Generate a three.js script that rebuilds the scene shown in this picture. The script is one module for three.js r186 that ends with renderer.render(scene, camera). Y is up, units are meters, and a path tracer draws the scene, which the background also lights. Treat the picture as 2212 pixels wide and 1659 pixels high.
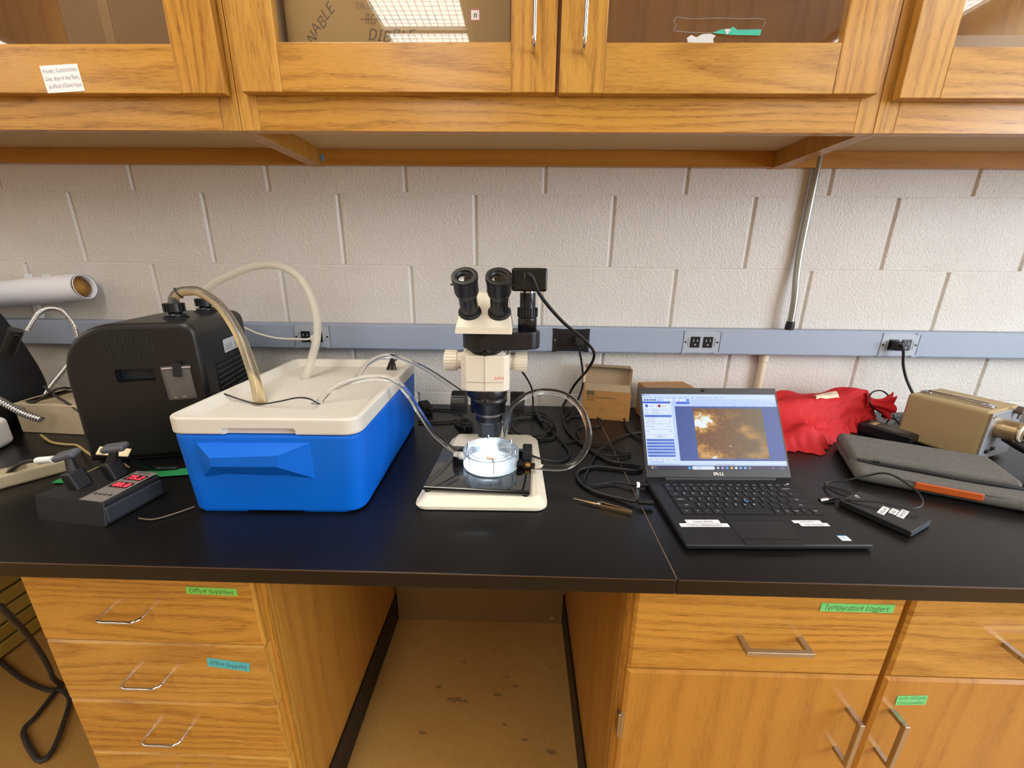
import * as THREE from 'three';
import { RoundedBoxGeometry } from 'three/addons/geometries/RoundedBoxGeometry.js';
import { TextGeometry } from 'three/addons/geometries/TextGeometry.js';
import { FontLoader } from 'three/addons/loaders/FontLoader.js';
import { RectAreaLightUniformsLib } from 'three/addons/lights/RectAreaLightUniformsLib.js';
import { mergeGeometries, mergeVertices } from 'three/addons/utils/BufferGeometryUtils.js';
import { Brush, Evaluator, SUBTRACTION } from 'three-bvh-csg';

// ---------------------------------------------------------------- camera, sky, light, exposure
const scene = new THREE.Scene();
const camera = new THREE.PerspectiveCamera(87.27, 2212 / 1659, 0.02, 60);
camera.position.set(-0.002, 1.375, 1.285);
camera.up.set(-0.0164753, 0.957788, -0.287003);
camera.lookAt(-0.002 - 0.0196572, 1.375 - 0.2872967, 1.285 - 0.9576399);
const renderer = new THREE.WebGLRenderer({ antialias: true });
renderer.toneMapping = THREE.LinearToneMapping;
renderer.toneMappingExposure = 1.07;
renderer.shadowMap.enabled = true;
RectAreaLightUniformsLib.init();
scene.background = new THREE.Color().setRGB(1.9, 2.3, 2.9);     // overcast sky outside the window

const ROOM = { x0: -4.8, x1: 3.0, z1: 5.2, h: 2.95 };
const WINDOW = { y0: 0.95, y1: 2.3, z0: 1.05, z1: 2.75 };
const daylight = new THREE.RectAreaLight(new THREE.Color().setRGB(0.86, 0.95, 1.04), 12.5, WINDOW.z1 - WINDOW.z0 - 0.1, WINDOW.y1 - WINDOW.y0 - 0.1);
daylight.position.set(ROOM.x1 + 0.1, (WINDOW.y0 + WINDOW.y1) / 2, (WINDOW.z0 + WINDOW.z1) / 2);
daylight.lookAt(ROOM.x1 - 2, (WINDOW.y0 + WINDOW.y1) / 2 - 0.35, (WINDOW.z0 + WINDOW.z1) / 2 - 0.5);
scene.add(daylight);
const LAMP_COLOR = new THREE.Color().setRGB(1.0, 0.955, 0.885);
const LAMP_POWER = 8.0;

// ---------------------------------------------------------------- helpers
const V = (x, y, z) => new THREE.Vector3(x, y, z);
let seed = 7;
const rnd = () => { seed = (seed * 1664525 + 1013904223) >>> 0; return seed / 4294967296; };
const usedNames = new Map();
function numbered(name) {
  const n = usedNames.get(name) || 0; usedNames.set(name, n + 1);
  return n ? `${name}_${String(n).padStart(3, '0')}` : name;
}
function shadows(o) { o.traverse((c) => { if (c.isMesh) { c.castShadow = true; c.receiveShadow = true; } }); }
function tag(o, label, category, group) { o.userData.label = label; o.userData.category = category; if (group) o.userData.group = group; return o; }
function thing(name, label, category, [x, y, z] = [0, 0, 0], turn = 0, group) {
  const o = new THREE.Group(); o.name = numbered(name); o.position.set(x, y, z); o.rotation.y = turn; scene.add(o);
  return tag(o, label, category, group);
}
function part(name, geo, mat, parent, x = 0, y = 0, z = 0, rx = 0, ry = 0, rz = 0) {
  const m = new THREE.Mesh(geo, mat); m.name = parent === scene ? numbered(name) : name;
  m.position.set(x, y, z); m.rotation.set(rx, ry, rz); m.castShadow = m.receiveShadow = true; parent.add(m); return m;
}
function groupPart(name, parent, x = 0, y = 0, z = 0, turn = 0) {
  const g = new THREE.Group(); g.name = name; g.position.set(x, y, z); g.rotation.y = turn; parent.add(g); return g;
}
function struct(name, geo, mat, x = 0, y = 0, z = 0) { const m = part(name, geo, mat, scene, x, y, z); m.userData.kind = 'structure'; return m; }
const box = (w, h, d) => new THREE.BoxGeometry(w, h, d);
const rbox = (w, h, d, r = 0.003, s = 2) => new RoundedBoxGeometry(w, h, d, s, Math.min(r, w / 2.01, h / 2.01, d / 2.01));
const cyl = (r0, r1, h, n = 32) => new THREE.CylinderGeometry(r0, r1, h, n);
const lathe = (pts, n = 40) => new THREE.LatheGeometry(pts.map(([r, y]) => new THREE.Vector2(r, y)), n);
const move = (g, x, y, z) => g.translate(x, y, z);
function merge(list) {
  return mergeGeometries(list.map((g) => {
    const n = g.index ? g.toNonIndexed() : g.clone();
    for (const k of Object.keys(n.attributes)) if (!['position', 'normal', 'uv'].includes(k)) n.deleteAttribute(k);
    return n;
  }));
}
function tube(pts, r, n = 10, seg = pts.length * 8, tension = 0.5) {
  const c = new THREE.CatmullRomCurve3(pts.map((p) => (p.isVector3 ? p : V(...p))), false, 'catmullrom', tension);
  return new THREE.TubeGeometry(c, seg, r, n, false);
}
function cable(pts, r, n = 8) {   // a tube with rounded ends
  const v = pts.map((p) => V(...p));
  return merge([tube(v, r, n), move(new THREE.SphereGeometry(r, n, 6), ...v[0].toArray()), move(new THREE.SphereGeometry(r, n, 6), ...v[v.length - 1].toArray())]);
}
function hose(pts, r) {           // one smooth wall of a flexible hose
  return tube(pts, r, 28, pts.length * 14);
}
function rod(a, b, r0, r1 = r0, n = 20) {   // cylinder from a to b
  const A = V(...a), B = V(...b), g = new THREE.CylinderGeometry(r1, r0, A.distanceTo(B), n);
  const q = new THREE.Quaternion().setFromUnitVectors(V(0, 1, 0), B.clone().sub(A).normalize());
  g.applyQuaternion(q); const c = A.add(B).multiplyScalar(0.5); return g.translate(c.x, c.y, c.z);
}
// uv in metres on the dominant plane of each face; u runs along the grain
function grain(g0, axis, scaleU = 1, scaleV = 1, ou = rnd(), ov = rnd()) {
  const g = g0.index ? g0.toNonIndexed() : g0, p = g.attributes.position, uv = new Float32Array(p.count * 2), k = 'xyz'.indexOf(axis);
  const a = V(), b = V(), c = V();
  for (let i = 0; i < p.count; i += 3) {
    a.fromBufferAttribute(p, i); b.fromBufferAttribute(p, i + 1); c.fromBufferAttribute(p, i + 2);
    const n = b.clone().sub(a).cross(c.clone().sub(a)), m = [Math.abs(n.x), Math.abs(n.y), Math.abs(n.z)];
    const d = m.indexOf(Math.max(...m)), rest = [0, 1, 2].filter((j) => j !== d);
    const u = rest.includes(k) ? k : rest[0], w = rest.find((j) => j !== u);
    [a, b, c].forEach((v, j) => { const q = v.toArray(); uv[(i + j) * 2] = q[u] * scaleU + ou; uv[(i + j) * 2 + 1] = q[w] * scaleV + ov; });
  }
  g.setAttribute('uv', new THREE.BufferAttribute(uv, 2)); return g;
}
function canvas(w, h, draw) { const c = document.createElement('canvas'); c.width = w; c.height = h; draw(c.getContext('2d'), w, h); return c; }
function colorTexture(c) { const t = new THREE.CanvasTexture(c); t.colorSpace = THREE.SRGBColorSpace; t.anisotropy = 8; return t; }
function data(w, h, f, srgb = false) {
  const a = new Uint8Array(w * h * 4);
  for (let y = 0; y < h; y++) for (let x = 0; x < w; x++) { const v = f(x / w, y / h), i = (y * w + x) * 4; if (v.length) { a[i] = v[0]; a[i + 1] = v[1]; a[i + 2] = v[2]; } else a[i] = a[i + 1] = a[i + 2] = v; a[i + 3] = 255; }
  const t = new THREE.DataTexture(a, w, h); t.wrapS = t.wrapT = THREE.RepeatWrapping; t.magFilter = THREE.LinearFilter; t.minFilter = THREE.LinearMipmapLinearFilter; t.generateMipmaps = true;
  if (srgb) t.colorSpace = THREE.SRGBColorSpace; t.needsUpdate = true; return t;
}
// tiling value noise
const hash = (x, y, s) => { let h = (x * 374761393 + y * 668265263 + s * 1442695041) | 0; h = Math.imul(h ^ (h >>> 13), 1274126177); return ((h ^ (h >>> 16)) >>> 0) / 4294967296; };
function noise(u, v, fx, fy, s = 0) {
  const x = u * fx, y = v * fy, x0 = Math.floor(x), y0 = Math.floor(y), tx = x - x0, ty = y - y0, sx = tx * tx * (3 - 2 * tx), sy = ty * ty * (3 - 2 * ty);
  const w = (a, n) => ((a % n) + n) % n, X0 = w(x0, fx), X1 = w(x0 + 1, fx), Y0 = w(y0, fy), Y1 = w(y0 + 1, fy);
  return (hash(X0, Y0, s) * (1 - sx) + hash(X1, Y0, s) * sx) * (1 - sy) + (hash(X0, Y1, s) * (1 - sx) + hash(X1, Y1, s) * sx) * sy;
}
const fbm = (u, v, fx, fy, s = 0) => 0.5 * noise(u, v, fx, fy, s) + 0.3 * noise(u, v, fx * 2, fy * 2, s + 1) + 0.2 * noise(u, v, fx * 4, fy * 4, s + 2);
const mix = (a, b, t) => a.map((x, i) => x + (b[i] - x) * t);
const sat = (x) => Math.max(0, Math.min(1, x));
const font = await new FontLoader().loadAsync('fonts/droid/droid_sans_bold.typeface.json');
const serif = await new FontLoader().loadAsync('fonts/droid/droid_serif_bold.typeface.json');
function letters(s, size, depth, f = font) { const g = new TextGeometry(s, { font: f, size, depth, curveSegments: 3, bevelEnabled: false }); g.computeBoundingBox(); const b = g.boundingBox; return g.translate(-(b.min.x + b.max.x) / 2, -(b.min.y + b.max.y) / 2, 0); }

// ---------------------------------------------------------------- materials
const std = (color, roughness = 0.6, o = {}) => new THREE.MeshPhysicalMaterial({ color: new THREE.Color(color), roughness, ...o });
// oak: texture covers 1.5 m along the grain and 0.5 m across
function oak(light, dark, s, cathedral, bands) {
  return data(2048, 1024, (u, v) => {
    const w = v + 0.05 * (noise(u, v, 3, 3, s) - 0.5) + 0.012 * (noise(u, v, 14, 12, s + 5) - 0.5);
    let ring;
    if (cathedral) { const c = ((w * 3) % 1) - 0.5; ring = Math.abs(c) * Math.abs(c) * 13 + 2.0 * Math.sin(2 * Math.PI * u + 2 * noise(u, v, 2, 3, s + 9)) * (0.6 - Math.abs(c)) + 0.8 * noise(u, v, 4, 8, s + 3) + 0.18 * noise(u, v, 30, 30, s + 4); }
    else ring = w * bands + 1.2 * noise(u, v, 2, 7, s + 3) + 0.3 * noise(u, v, 8, 30, s + 4);
    const f = ring - Math.floor(ring), band = f < 0.7 ? f / 0.7 : (1 - f) / 0.3, line = Math.pow(band, 2.2) * (0.45 + 0.55 * noise(u, v, 30, 50, s + 7));
    const pore = Math.pow(noise(u, v, 120, 512, s + 11), 2.4), dash = Math.pow(noise(u, v, 44, 300, s + 17), 2.2), broad = fbm(u, v, 3, 5, s + 13);
    const t = sat(line * 0.46 + (pore * 0.5 + dash * 0.34) * (0.45 + 0.7 * band) + (broad - 0.5) * 0.4 - 0.06);
    return mix(light, dark, t);
  }, true);
}
const oakA = oak([192, 140, 58], [132, 84, 26], 11, true, 0), oakB = oak([194, 145, 65], [138, 91, 32], 47, true, 0), oakC = oak([182, 128, 52], [154, 102, 38], 83, false, 8);
function rep(t) { const c = t.clone(); c.repeat.set(1 / 1.5, 1 / 0.5); c.needsUpdate = true; return c; }
const woodOpt = { roughness: 0.36, clearcoat: 0.3, clearcoatRoughness: 0.22, specularIntensity: 0.55 };
const M = {};
M.oakA = new THREE.MeshPhysicalMaterial({ map: rep(oakA), ...woodOpt });
M.oakB = new THREE.MeshPhysicalMaterial({ map: rep(oakB), ...woodOpt });
M.oakC = new THREE.MeshPhysicalMaterial({ map: rep(oakC), ...woodOpt });
M.underside = std('#c6aa7c', 0.7);
M.interior = new THREE.MeshPhysicalMaterial({ map: rep(oakC), roughness: 0.6 });
const stipple = data(1024, 1024, (u, v) => { const a = noise(u, v, 150, 104, 1), b = noise(u, v, 84, 56, 2), c = noise(u, v, 12, 9, 3); return 255 * sat(0.1 + 0.8 * Math.pow(a * 0.5 + b * 0.5, 1.2) + 0.1 * c); });
stipple.repeat.set(1 / 0.32, 1 / 0.32);
const blockTone = data(256, 256, (u, v) => mix([215, 210, 204], [208, 202, 195], fbm(u, v, 4, 4, 5)), true); blockTone.repeat.set(1 / 0.6, 1 / 0.6);
M.block = new THREE.MeshPhysicalMaterial({ map: blockTone, roughness: 0.5, bumpMap: stipple, bumpScale: 0.0017, specularIntensity: 0.6 });
M.mortar = std('#d4ccc0', 0.6);
M.plaster = std('#b9b2a4', 0.85);
M.ceiling = std('#c2bdb2', 0.9);
const vinyl = data(1024, 1024, (u, v) => {
  const s = 0.5 * noise(u, v, 300, 300, 4) + 0.5 * noise(u, v, 150, 150, 6), b = fbm(u, v, 6, 6, 8);
  return mix([196, 150, 86], [170, 126, 66], sat(0.35 * s + 0.6 * b));
}, true); vinyl.repeat.set(1 / 2, 1 / 2);
M.floor = new THREE.MeshPhysicalMaterial({ map: vinyl, roughness: 0.42, specularIntensity: 0.7 });
const speck = data(1024, 1024, (u, v) => { const p = noise(u, v, 512, 512, 3), b = fbm(u, v, 8, 8, 2); const t = p > 0.992 ? 0.3 : 0.05 * b; return mix([13, 12, 12], [90, 86, 80], t); }, true); speck.repeat.set(1 / 0.8, 1 / 0.8);
const scuff = data(512, 512, (u, v) => 255 * sat(0.86 + 0.12 * (fbm(u, v, 6, 6, 20) - 0.5) + 0.1 * (noise(u, v, 256, 256, 21) - 0.5))); scuff.repeat.set(1 / 0.7, 1 / 0.7);
M.counter = new THREE.MeshPhysicalMaterial({ map: speck, roughness: 0.37, roughnessMap: scuff, specularIntensity: 0.7 });
M.wornEdge = std('#5a3c26', 0.6);
M.seam = std('#8a7a68', 0.7);
M.blackVinyl = std('#17130f', 0.5);
M.steelGrey = std('#98a3b6', 0.5, { metalness: 0.0 });
M.greyPlate = std('#a6adba', 0.45);
M.chrome = std('#d9d9dc', 0.12, { metalness: 1 });
M.nickel = std('#b9b4ae', 0.32, { metalness: 1 });
M.galv = std('#a9aca8', 0.3, { metalness: 1 });
M.darkMetal = std('#3a3a3a', 0.4, { metalness: 0.8 });
M.black = std('#0f0f11', 0.42);
M.blackGloss = std('#0b0b0d', 0.22);
M.blackMatte = std('#151517', 0.75);
M.blackRubber = std('#121213', 0.5);
M.blackSatin = std('#121318', 0.32);
M.hole = std('#050505', 0.9);
M.glass = new THREE.MeshPhysicalMaterial({ color: 0xffffff, roughness: 0.02, transmission: 1, thickness: 0, ior: 1.5 });
M.brass = std('#b08a4a', 0.35, { metalness: 1 });
M.goldMetal = std('#b0956c', 0.36, { metalness: 1 });
M.white = std('#ece9e2', 0.5);
M.cardboard = std('#a97c4b', 0.8);
M.kraft = std('#b08a5c', 0.82);
M.cardInside = std('#9a8468', 0.85);
M.paper = std('#e9e8ee', 0.7);
function printed(w, h, draw, rough = 0.6, o = {}) { return new THREE.MeshPhysicalMaterial({ map: colorTexture(canvas(w, h, draw)), roughness: rough, ...o }); }
// a thin sheet whose front (+z) carries a print
function sheet(w, h, d = 0.0004) { return new THREE.BoxGeometry(w, h, d); }
// ---------------------------------------------------------------- the room
struct('floor', grain(box(ROOM.x1 - ROOM.x0 + 0.2, 0.1, ROOM.z1 + 0.3), 'x', 1, 1, 0, 0), M.floor, (ROOM.x0 + ROOM.x1) / 2, -0.05, ROOM.z1 / 2);
struct('ceiling', box(ROOM.x1 - ROOM.x0 + 0.2, 0.1, ROOM.z1 + 0.3), M.ceiling, (ROOM.x0 + ROOM.x1) / 2, ROOM.h + 0.05, ROOM.z1 / 2);
struct('wall_left', box(0.1, ROOM.h, ROOM.z1), M.plaster, ROOM.x0 - 0.05, ROOM.h / 2, ROOM.z1 / 2);
struct('wall_front', box(ROOM.x1 - ROOM.x0, ROOM.h, 0.1), M.plaster, (ROOM.x0 + ROOM.x1) / 2, ROOM.h / 2, ROOM.z1 + 0.05);
{
  const W = WINDOW, X = ROOM.x1 + 0.05, f = (y0, y1, z0, z1) => move(box(0.1, y1 - y0, z1 - z0), X, (y0 + y1) / 2, (z0 + z1) / 2);
  struct('wall_right', merge([f(0, W.y0, 0, ROOM.z1), f(W.y1, ROOM.h, 0, ROOM.z1), f(W.y0, W.y1, 0, W.z0), f(W.y0, W.y1, W.z1, ROOM.z1)]), M.plaster);
  const win = new THREE.Group(); win.name = 'window_1'; win.userData.kind = 'structure'; scene.add(win);
  const fr = (y, z, h, d) => part('frame_bar', rbox(0.05, h, d, 0.006), M.white, win, ROOM.x1 + 0.05, y, z);
  const cy = (W.y0 + W.y1) / 2, cz = (W.z0 + W.z1) / 2;
  fr(W.y0 + 0.025, cz, 0.05, W.z1 - W.z0); fr(W.y1 - 0.025, cz, 0.05, W.z1 - W.z0); fr(cy, W.z0 + 0.025, W.y1 - W.y0, 0.05); fr(cy, W.z1 - 0.025, W.y1 - W.y0, 0.05); fr(cy, cz, W.y1 - W.y0, 0.03);
  for (const s of [-1, 1]) part('pane', box(0.004, W.y1 - W.y0 - 0.1, (W.z1 - W.z0) / 2 - 0.06), M.glass, win, ROOM.x1 + 0.05, cy, cz + s * (W.z1 - W.z0) / 4);
}
// painted concrete block wall behind the bench
{
  const wall = new THREE.Group(); wall.name = 'wall_back'; wall.userData.kind = 'structure'; scene.add(wall);
  part('mortar', box(ROOM.x1 - ROOM.x0, ROOM.h, 0.12), M.mortar, wall, (ROOM.x0 + ROOM.x1) / 2, ROOM.h / 2, -0.0662);
  const BW = 0.4064, BH = 0.2032;
  const blockGeo = (k) => {
    const a = BW / 2, b = BH / 2, ix = 0.0085, iy = 0.003, ds = -0.006, dt = -0.0009, P = [], U = [];
    const quad = (...q) => { for (const i of [0, 1, 2, 0, 2, 3]) { P.push(...q[i]); U.push(q[i][0] + k * 0.137, q[i][1] + k * 0.211); } };
    const n = 5;   // the tooled joint curves
    quad([-a + ix, -b + iy, 0], [a - ix, -b + iy, 0], [a - ix, b - iy, 0], [-a + ix, b - iy, 0]);
    for (const s of [-1, 1]) for (let i = 0; i < n; i++) {
      const x = (t) => s * (a - ix + ix * t), z = (t) => ds * (t * t * (3 - 2 * t)), t0 = i / n, t1 = (i + 1) / n, y = b - iy;
      if (s > 0) quad([x(t0), -y, z(t0)], [x(t1), -y, z(t1)], [x(t1), y, z(t1)], [x(t0), y, z(t0)]); else quad([x(t1), -y, z(t1)], [x(t0), -y, z(t0)], [x(t0), y, z(t0)], [x(t1), y, z(t1)]);
    }
    quad([-a, b - iy, 0], [a, b - iy, 0], [a, b, dt], [-a, b, dt]); quad([-a, -b, dt], [a, -b, dt], [a, -b + iy, 0], [-a, -b + iy, 0]);
    quad([-a, b, dt], [a, b, dt], [a, b, -0.02], [-a, b, -0.02]); quad([-a, -b, -0.02], [a, -b, -0.02], [a, -b, dt], [-a, -b, dt]);
    const g = new THREE.BufferGeometry(); g.setAttribute('position', new THREE.Float32BufferAttribute(P, 3)); g.setAttribute('uv', new THREE.Float32BufferAttribute(U, 2)); g.computeVertexNormals(); return g;
  };
  const kinds = [0, 1, 2, 3, 4].map(blockGeo);
  for (let row = -4; row < 4; row++) {
    const y = 0.958 + (row + 0.5) * BH, off = (((row % 2) + 2) % 2) ? 0.5 : 0, knee = row < 0;
    for (let i = -3; i < 10; i++) {
      const x = (i - off + 0.5) * BW - 1.362;
      if (row < -1 && (x < -0.95 || x > 0.6)) continue;
      part('block', kinds[Math.floor(rnd() * 5)], M.block, wall, x, y, 0);
    }
  }
}
// ceiling light fittings: diffuser panels in three rows
const lampNames = [['far left', 'middle', 'far right'], ['right over the bench', 'second from the bench', 'third from the bench', 'fourth from the bench']];
for (const [ix, x] of [-4.2, -0.7, 2.5].entries()) for (const [iz, z] of [0.905, 2.165, 3.425, 4.685].entries()) {
  const t = thing('ceiling_light', `fluorescent ceiling light panel with louvre grid, ${lampNames[0][ix]} row, ${lampNames[1][iz]}`, 'ceiling light', [x, ROOM.h, z], 0, 'ceiling light panels');
  const fm = M.white;
  part('frame', merge([move(box(0.64, 0.03, 0.03), 0, -0.015, 0.62), move(box(0.64, 0.03, 0.03), 0, -0.015, -0.62), move(box(0.03, 0.03, 1.21), 0.305, -0.015, 0), move(box(0.03, 0.03, 1.21), -0.305, -0.015, 0)]), fm, t);
  const em = new THREE.MeshStandardMaterial({ color: 0xffffff, roughness: 0.6, emissive: LAMP_COLOR, emissiveIntensity: 0.8 });
  part('light_diffuser', box(0.58, 0.01, 1.21), em, t, 0, -0.006, 0);
  const bars = []; for (let i = 1; i < 12; i++) bars.push(move(box(0.004, 0.0015, 1.2), -0.29 + i * 0.0483, 0, 0)); for (let i = 1; i < 25; i++) bars.push(move(box(0.58, 0.0015, 0.004), 0, 0, -0.605 + i * 0.0484));
  part('louvre_grid', merge(bars), fm, t, 0, -0.0165, 0);
  const l = new THREE.RectAreaLight(LAMP_COLOR, LAMP_POWER, 0.56, 1.19); l.position.set(x, ROOM.h - 0.014, z); l.lookAt(x, 0, z); scene.add(l);
}
// ---------------------------------------------------------------- wall cabinets
const FZ = 0.33, DZ = 0.352;      // face of the frame, face of the doors
function wirePull(len, reach, r, vertical) {
  const a = len / 2, k = Math.min(0.012, reach * 0.45), P = [];
  P.push([-a, 0, -0.004], [-a, 0, reach - k], [-a + k * 0.3, 0, reach - k * 0.3], [-a + k, 0, reach], [0, 0, reach], [a - k, 0, reach], [a - k * 0.3, 0, reach - k * 0.3], [a, 0, reach - k], [a, 0, -0.004]);
  const g = tube(P, r, 12, 80, 0.3); if (vertical) g.rotateZ(Math.PI / 2); return g;
}
function upperDoor(cab, x0, x1, y0, y1, sl, sr, kind, handleX) {
  const d = groupPart('door', cab, 0, 0, 0), w = 0.02, z = DZ - w / 2, m1 = kind % 2 ? M.oakA : M.oakB;
  const rb = 0.084;
  part('stile', grain(rbox(sl, y1 - y0, w, 0.002), 'y'), M.oakB, d, x0 + sl / 2, (y0 + y1) / 2, z);
  part('stile', grain(rbox(sr, y1 - y0, w, 0.002), 'y'), M.oakA, d, x1 - sr / 2, (y0 + y1) / 2, z);
  part('rail', grain(rbox(x1 - x0 - sl - sr, rb, w - 0.0006, 0.0015), 'x'), m1, d, (x0 + sl + x1 - sr) / 2, y0 + rb / 2, z);
  part('rail', grain(rbox(x1 - x0 - sl - sr, rb, w - 0.0006, 0.0015), 'x'), M.oakA, d, (x0 + sl + x1 - sr) / 2, y1 - rb / 2, z);
  part('glass_pane', box(x1 - x0 - sl - sr + 0.01, y1 - y0 - 2 * rb + 0.01, 0.003), M.glass, d, (x0 + sl + x1 - sr) / 2, (y0 + y1) / 2, z + 0.001);
  if (handleX !== undefined) part('handle', wirePull(0.1, 0.028, 0.0042, true), M.chrome, d, handleX, y0 + 0.118, DZ);
  return d;
}
function upperCabinet(name, x0, x1, label) {
  const c = thing(name, label, 'cabinet'), yb = 1.637, yt = 2.5, t = 0.018, D = FZ - 0.02;
  part('side_panel', grain(box(t, yt - yb, D), 'y'), M.oakC, c, x0 + t / 2, (yb + yt) / 2, D / 2);
  part('side_panel', grain(box(t, yt - yb, D), 'y'), M.oakC, c, x1 - t / 2, (yb + yt) / 2, D / 2);
  part('bottom_panel', box(x1 - x0 - 2 * t, 0.014, D), M.underside, c, (x0 + x1) / 2, 1.686, D / 2);
  part('inner_floor', grain(box(x1 - x0 - 2 * t, 0.004, D - 0.02), 'x'), M.interior, c, (x0 + x1) / 2, 1.696, D / 2 + 0.01);
  part('back_panel', grain(box(x1 - x0 - 2 * t, yt - 1.7, 0.008), 'y'), M.interior, c, (x0 + x1) / 2, (yt + 1.7) / 2, 0.008);
  part('top_panel', grain(box(x1 - x0 - 2 * t, 0.018, D), 'x'), M.oakC, c, (x0 + x1) / 2, yt - 0.009, D / 2);
  part('back_rail', grain(box(x1 - x0 - 2 * t, 0.04, 0.018), 'x'), M.oakC, c, (x0 + x1) / 2, 1.6585, 0.0105);
  const fz = FZ - 0.01, sw = 0.04;
  part('frame_rail', grain(rbox(x1 - x0 - 2 * sw, 0.1, 0.02, 0.0012), 'x'), M.oakA, c, (x0 + x1) / 2, yb + 0.05, fz);
  part('frame_rail', grain(rbox(x1 - x0 - 2 * sw, 0.1, 0.02, 0.0012), 'x'), M.oakA, c, (x0 + x1) / 2, yt - 0.05, fz);
  for (const x of [x0 + sw / 2, x1 - sw / 2]) part('frame_stile', grain(rbox(sw - 0.0006, yt - yb, 0.02, 0.0012), 'y'), M.oakB, c, x, (yb + yt) / 2, fz);
  return c;
}
const XL = -0.597, XR = 0.712;
{
  const c = upperCabinet('wall_cabinet', XL, XR, 'central oak wall cabinet with two glass doors and chrome pulls');
  upperDoor(c, -0.573, 0.058, 1.7, 2.44, 0.084, 0.088, 1, 0.014);
  upperDoor(c, 0.0655, 0.688, 1.699, 2.44, 0.088, 0.088, 2, 0.108);
  part('frame_mullion', grain(box(0.05, 0.72, 0.018), 'y'), M.oakC, c, 0.0615, 2.07, FZ - 0.01);
  const bl = part('blue_tape', box(0.0015, 0.016, 0.008), std('#5b9bd6', 0.6), c, XL + 0.0188, 1.656, 0.026);
  bl.position.set(XL + 0.019 + 0.006, 1.656, 0.0205); bl.rotation.y = Math.PI / 2;
}
{
  const c = upperCabinet('wall_cabinet', -1.95, XL - 0.0008, 'oak wall cabinet with handwritten label above the black chiller');
  upperDoor(c, -1.27, -0.607, 1.697, 2.44, 0.085, 0.093, 1);
  upperDoor(c, -1.93, -1.278, 1.697, 2.44, 0.085, 0.093, 2);
}
{
  const c = upperCabinet('wall_cabinet', XR + 0.0008, 2.05, 'oak wall cabinet with glass door above the galvanised conduit');
  upperDoor(c, 0.731, 1.37, 1.692, 2.44, 0.078, 0.085, 2);
  upperDoor(c, 1.378, 2.02, 1.692, 2.44, 0.085, 0.085, 1);
}
// handwriting helper: slightly wobbly lettering
function hand(g, text, x, y, size, color = '#223', tilt = 0, width) {
  g.save(); g.translate(x, y); g.rotate(tilt); g.fillStyle = color; g.font = `italic ${size}px sans-serif`; g.textBaseline = 'middle';
  const total = g.measureText(text).width, k = width ? width / total : 1; g.scale(k, 1);
  let cx = 0; for (const ch of text) { g.save(); g.translate(cx, (hash(cx | 0, size | 0, 5) - 0.5) * size * 0.14); g.rotate((hash(cx | 0, 3, 8) - 0.5) * 0.14); g.fillText(ch, 0, 0); g.restore(); cx += g.measureText(ch).width; }
  g.restore();
}
const cabinets = scene.children.filter((o) => o.name.startsWith('wall_cabinet'));
{
  // paper label stuck to the left door
  const m = printed(512, 320, (g, w, h) => { g.fillStyle = '#f3f0f2'; g.fillRect(0, 0, w, h); hand(g, 'Printer, Construction', 18, 70, 62, '#3a3348', -0.02, 470); hand(g, 'Line, Rite in the Rain,', 18, 160, 62, '#3a3348', -0.02, 476); hand(g, '& official UCDavis Paper', 40, 250, 60, '#3a3348', -0.02, 458); });
  part('door_label', rbox(0.078, 0.047, 0.0006, 0.0002), m, cabinets[1], -0.934, 1.722, DZ + 0.0006, 0, 0, 0.05);
}
{
  // torn tape on the right-hand glass door of the middle cabinet
  const c = cabinets[0], z = DZ - 0.0055;
  const torn = (pts, d = 0.0006) => new THREE.ExtrudeGeometry(new THREE.Shape(pts.map(([a, b]) => new THREE.Vector2(a, b))), { depth: d, bevelEnabled: false });
  const pale = std('#cfd0d0', 0.8), teal = std('#3fb59c', 0.6);
  part('tape_remnant', torn([[0.31, 1.785], [0.307, 1.792], [0.315, 1.797], [0.325, 1.793], [0.335, 1.798], [0.35, 1.799], [0.361, 1.796], [0.357, 1.79], [0.36, 1.784]]), pale, c, 0, 0, z);
  part('teal_tape', torn([[0.354, 1.8], [0.372, 1.806], [0.384, 1.805], [0.392, 1.81], [0.4, 1.805], [0.446, 1.8055], [0.445, 1.796], [0.39, 1.797]]), teal, c, 0, 0, z);
  part('tape_remnant', torn([[0.376, 1.806], [0.388, 1.806], [0.391, 1.811], [0.385, 1.8], [0.381, 1.797]]), pale, c, 0, 0, z + 0.0007);
  const edge = [[0.283, 1.825], [0.31, 1.822], [0.36, 1.823], [0.4, 1.822], [0.447, 1.821], [0.447, 1.808]];
  part('adhesive_outline', merge([tube(edge.map(([a, b]) => [a, b, 0]), 0.0006, 5), tube([[0.283, 1.825], [0.279, 1.818], [0.284, 1.811], [0.281, 1.804], [0.31, 1.801], [0.353, 1.8]].map(([a, b]) => [a, b, 0]), 0.0006, 5)]), std('#8d8a86', 0.8), c, 0, 0, z + 0.0006);
}
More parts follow.
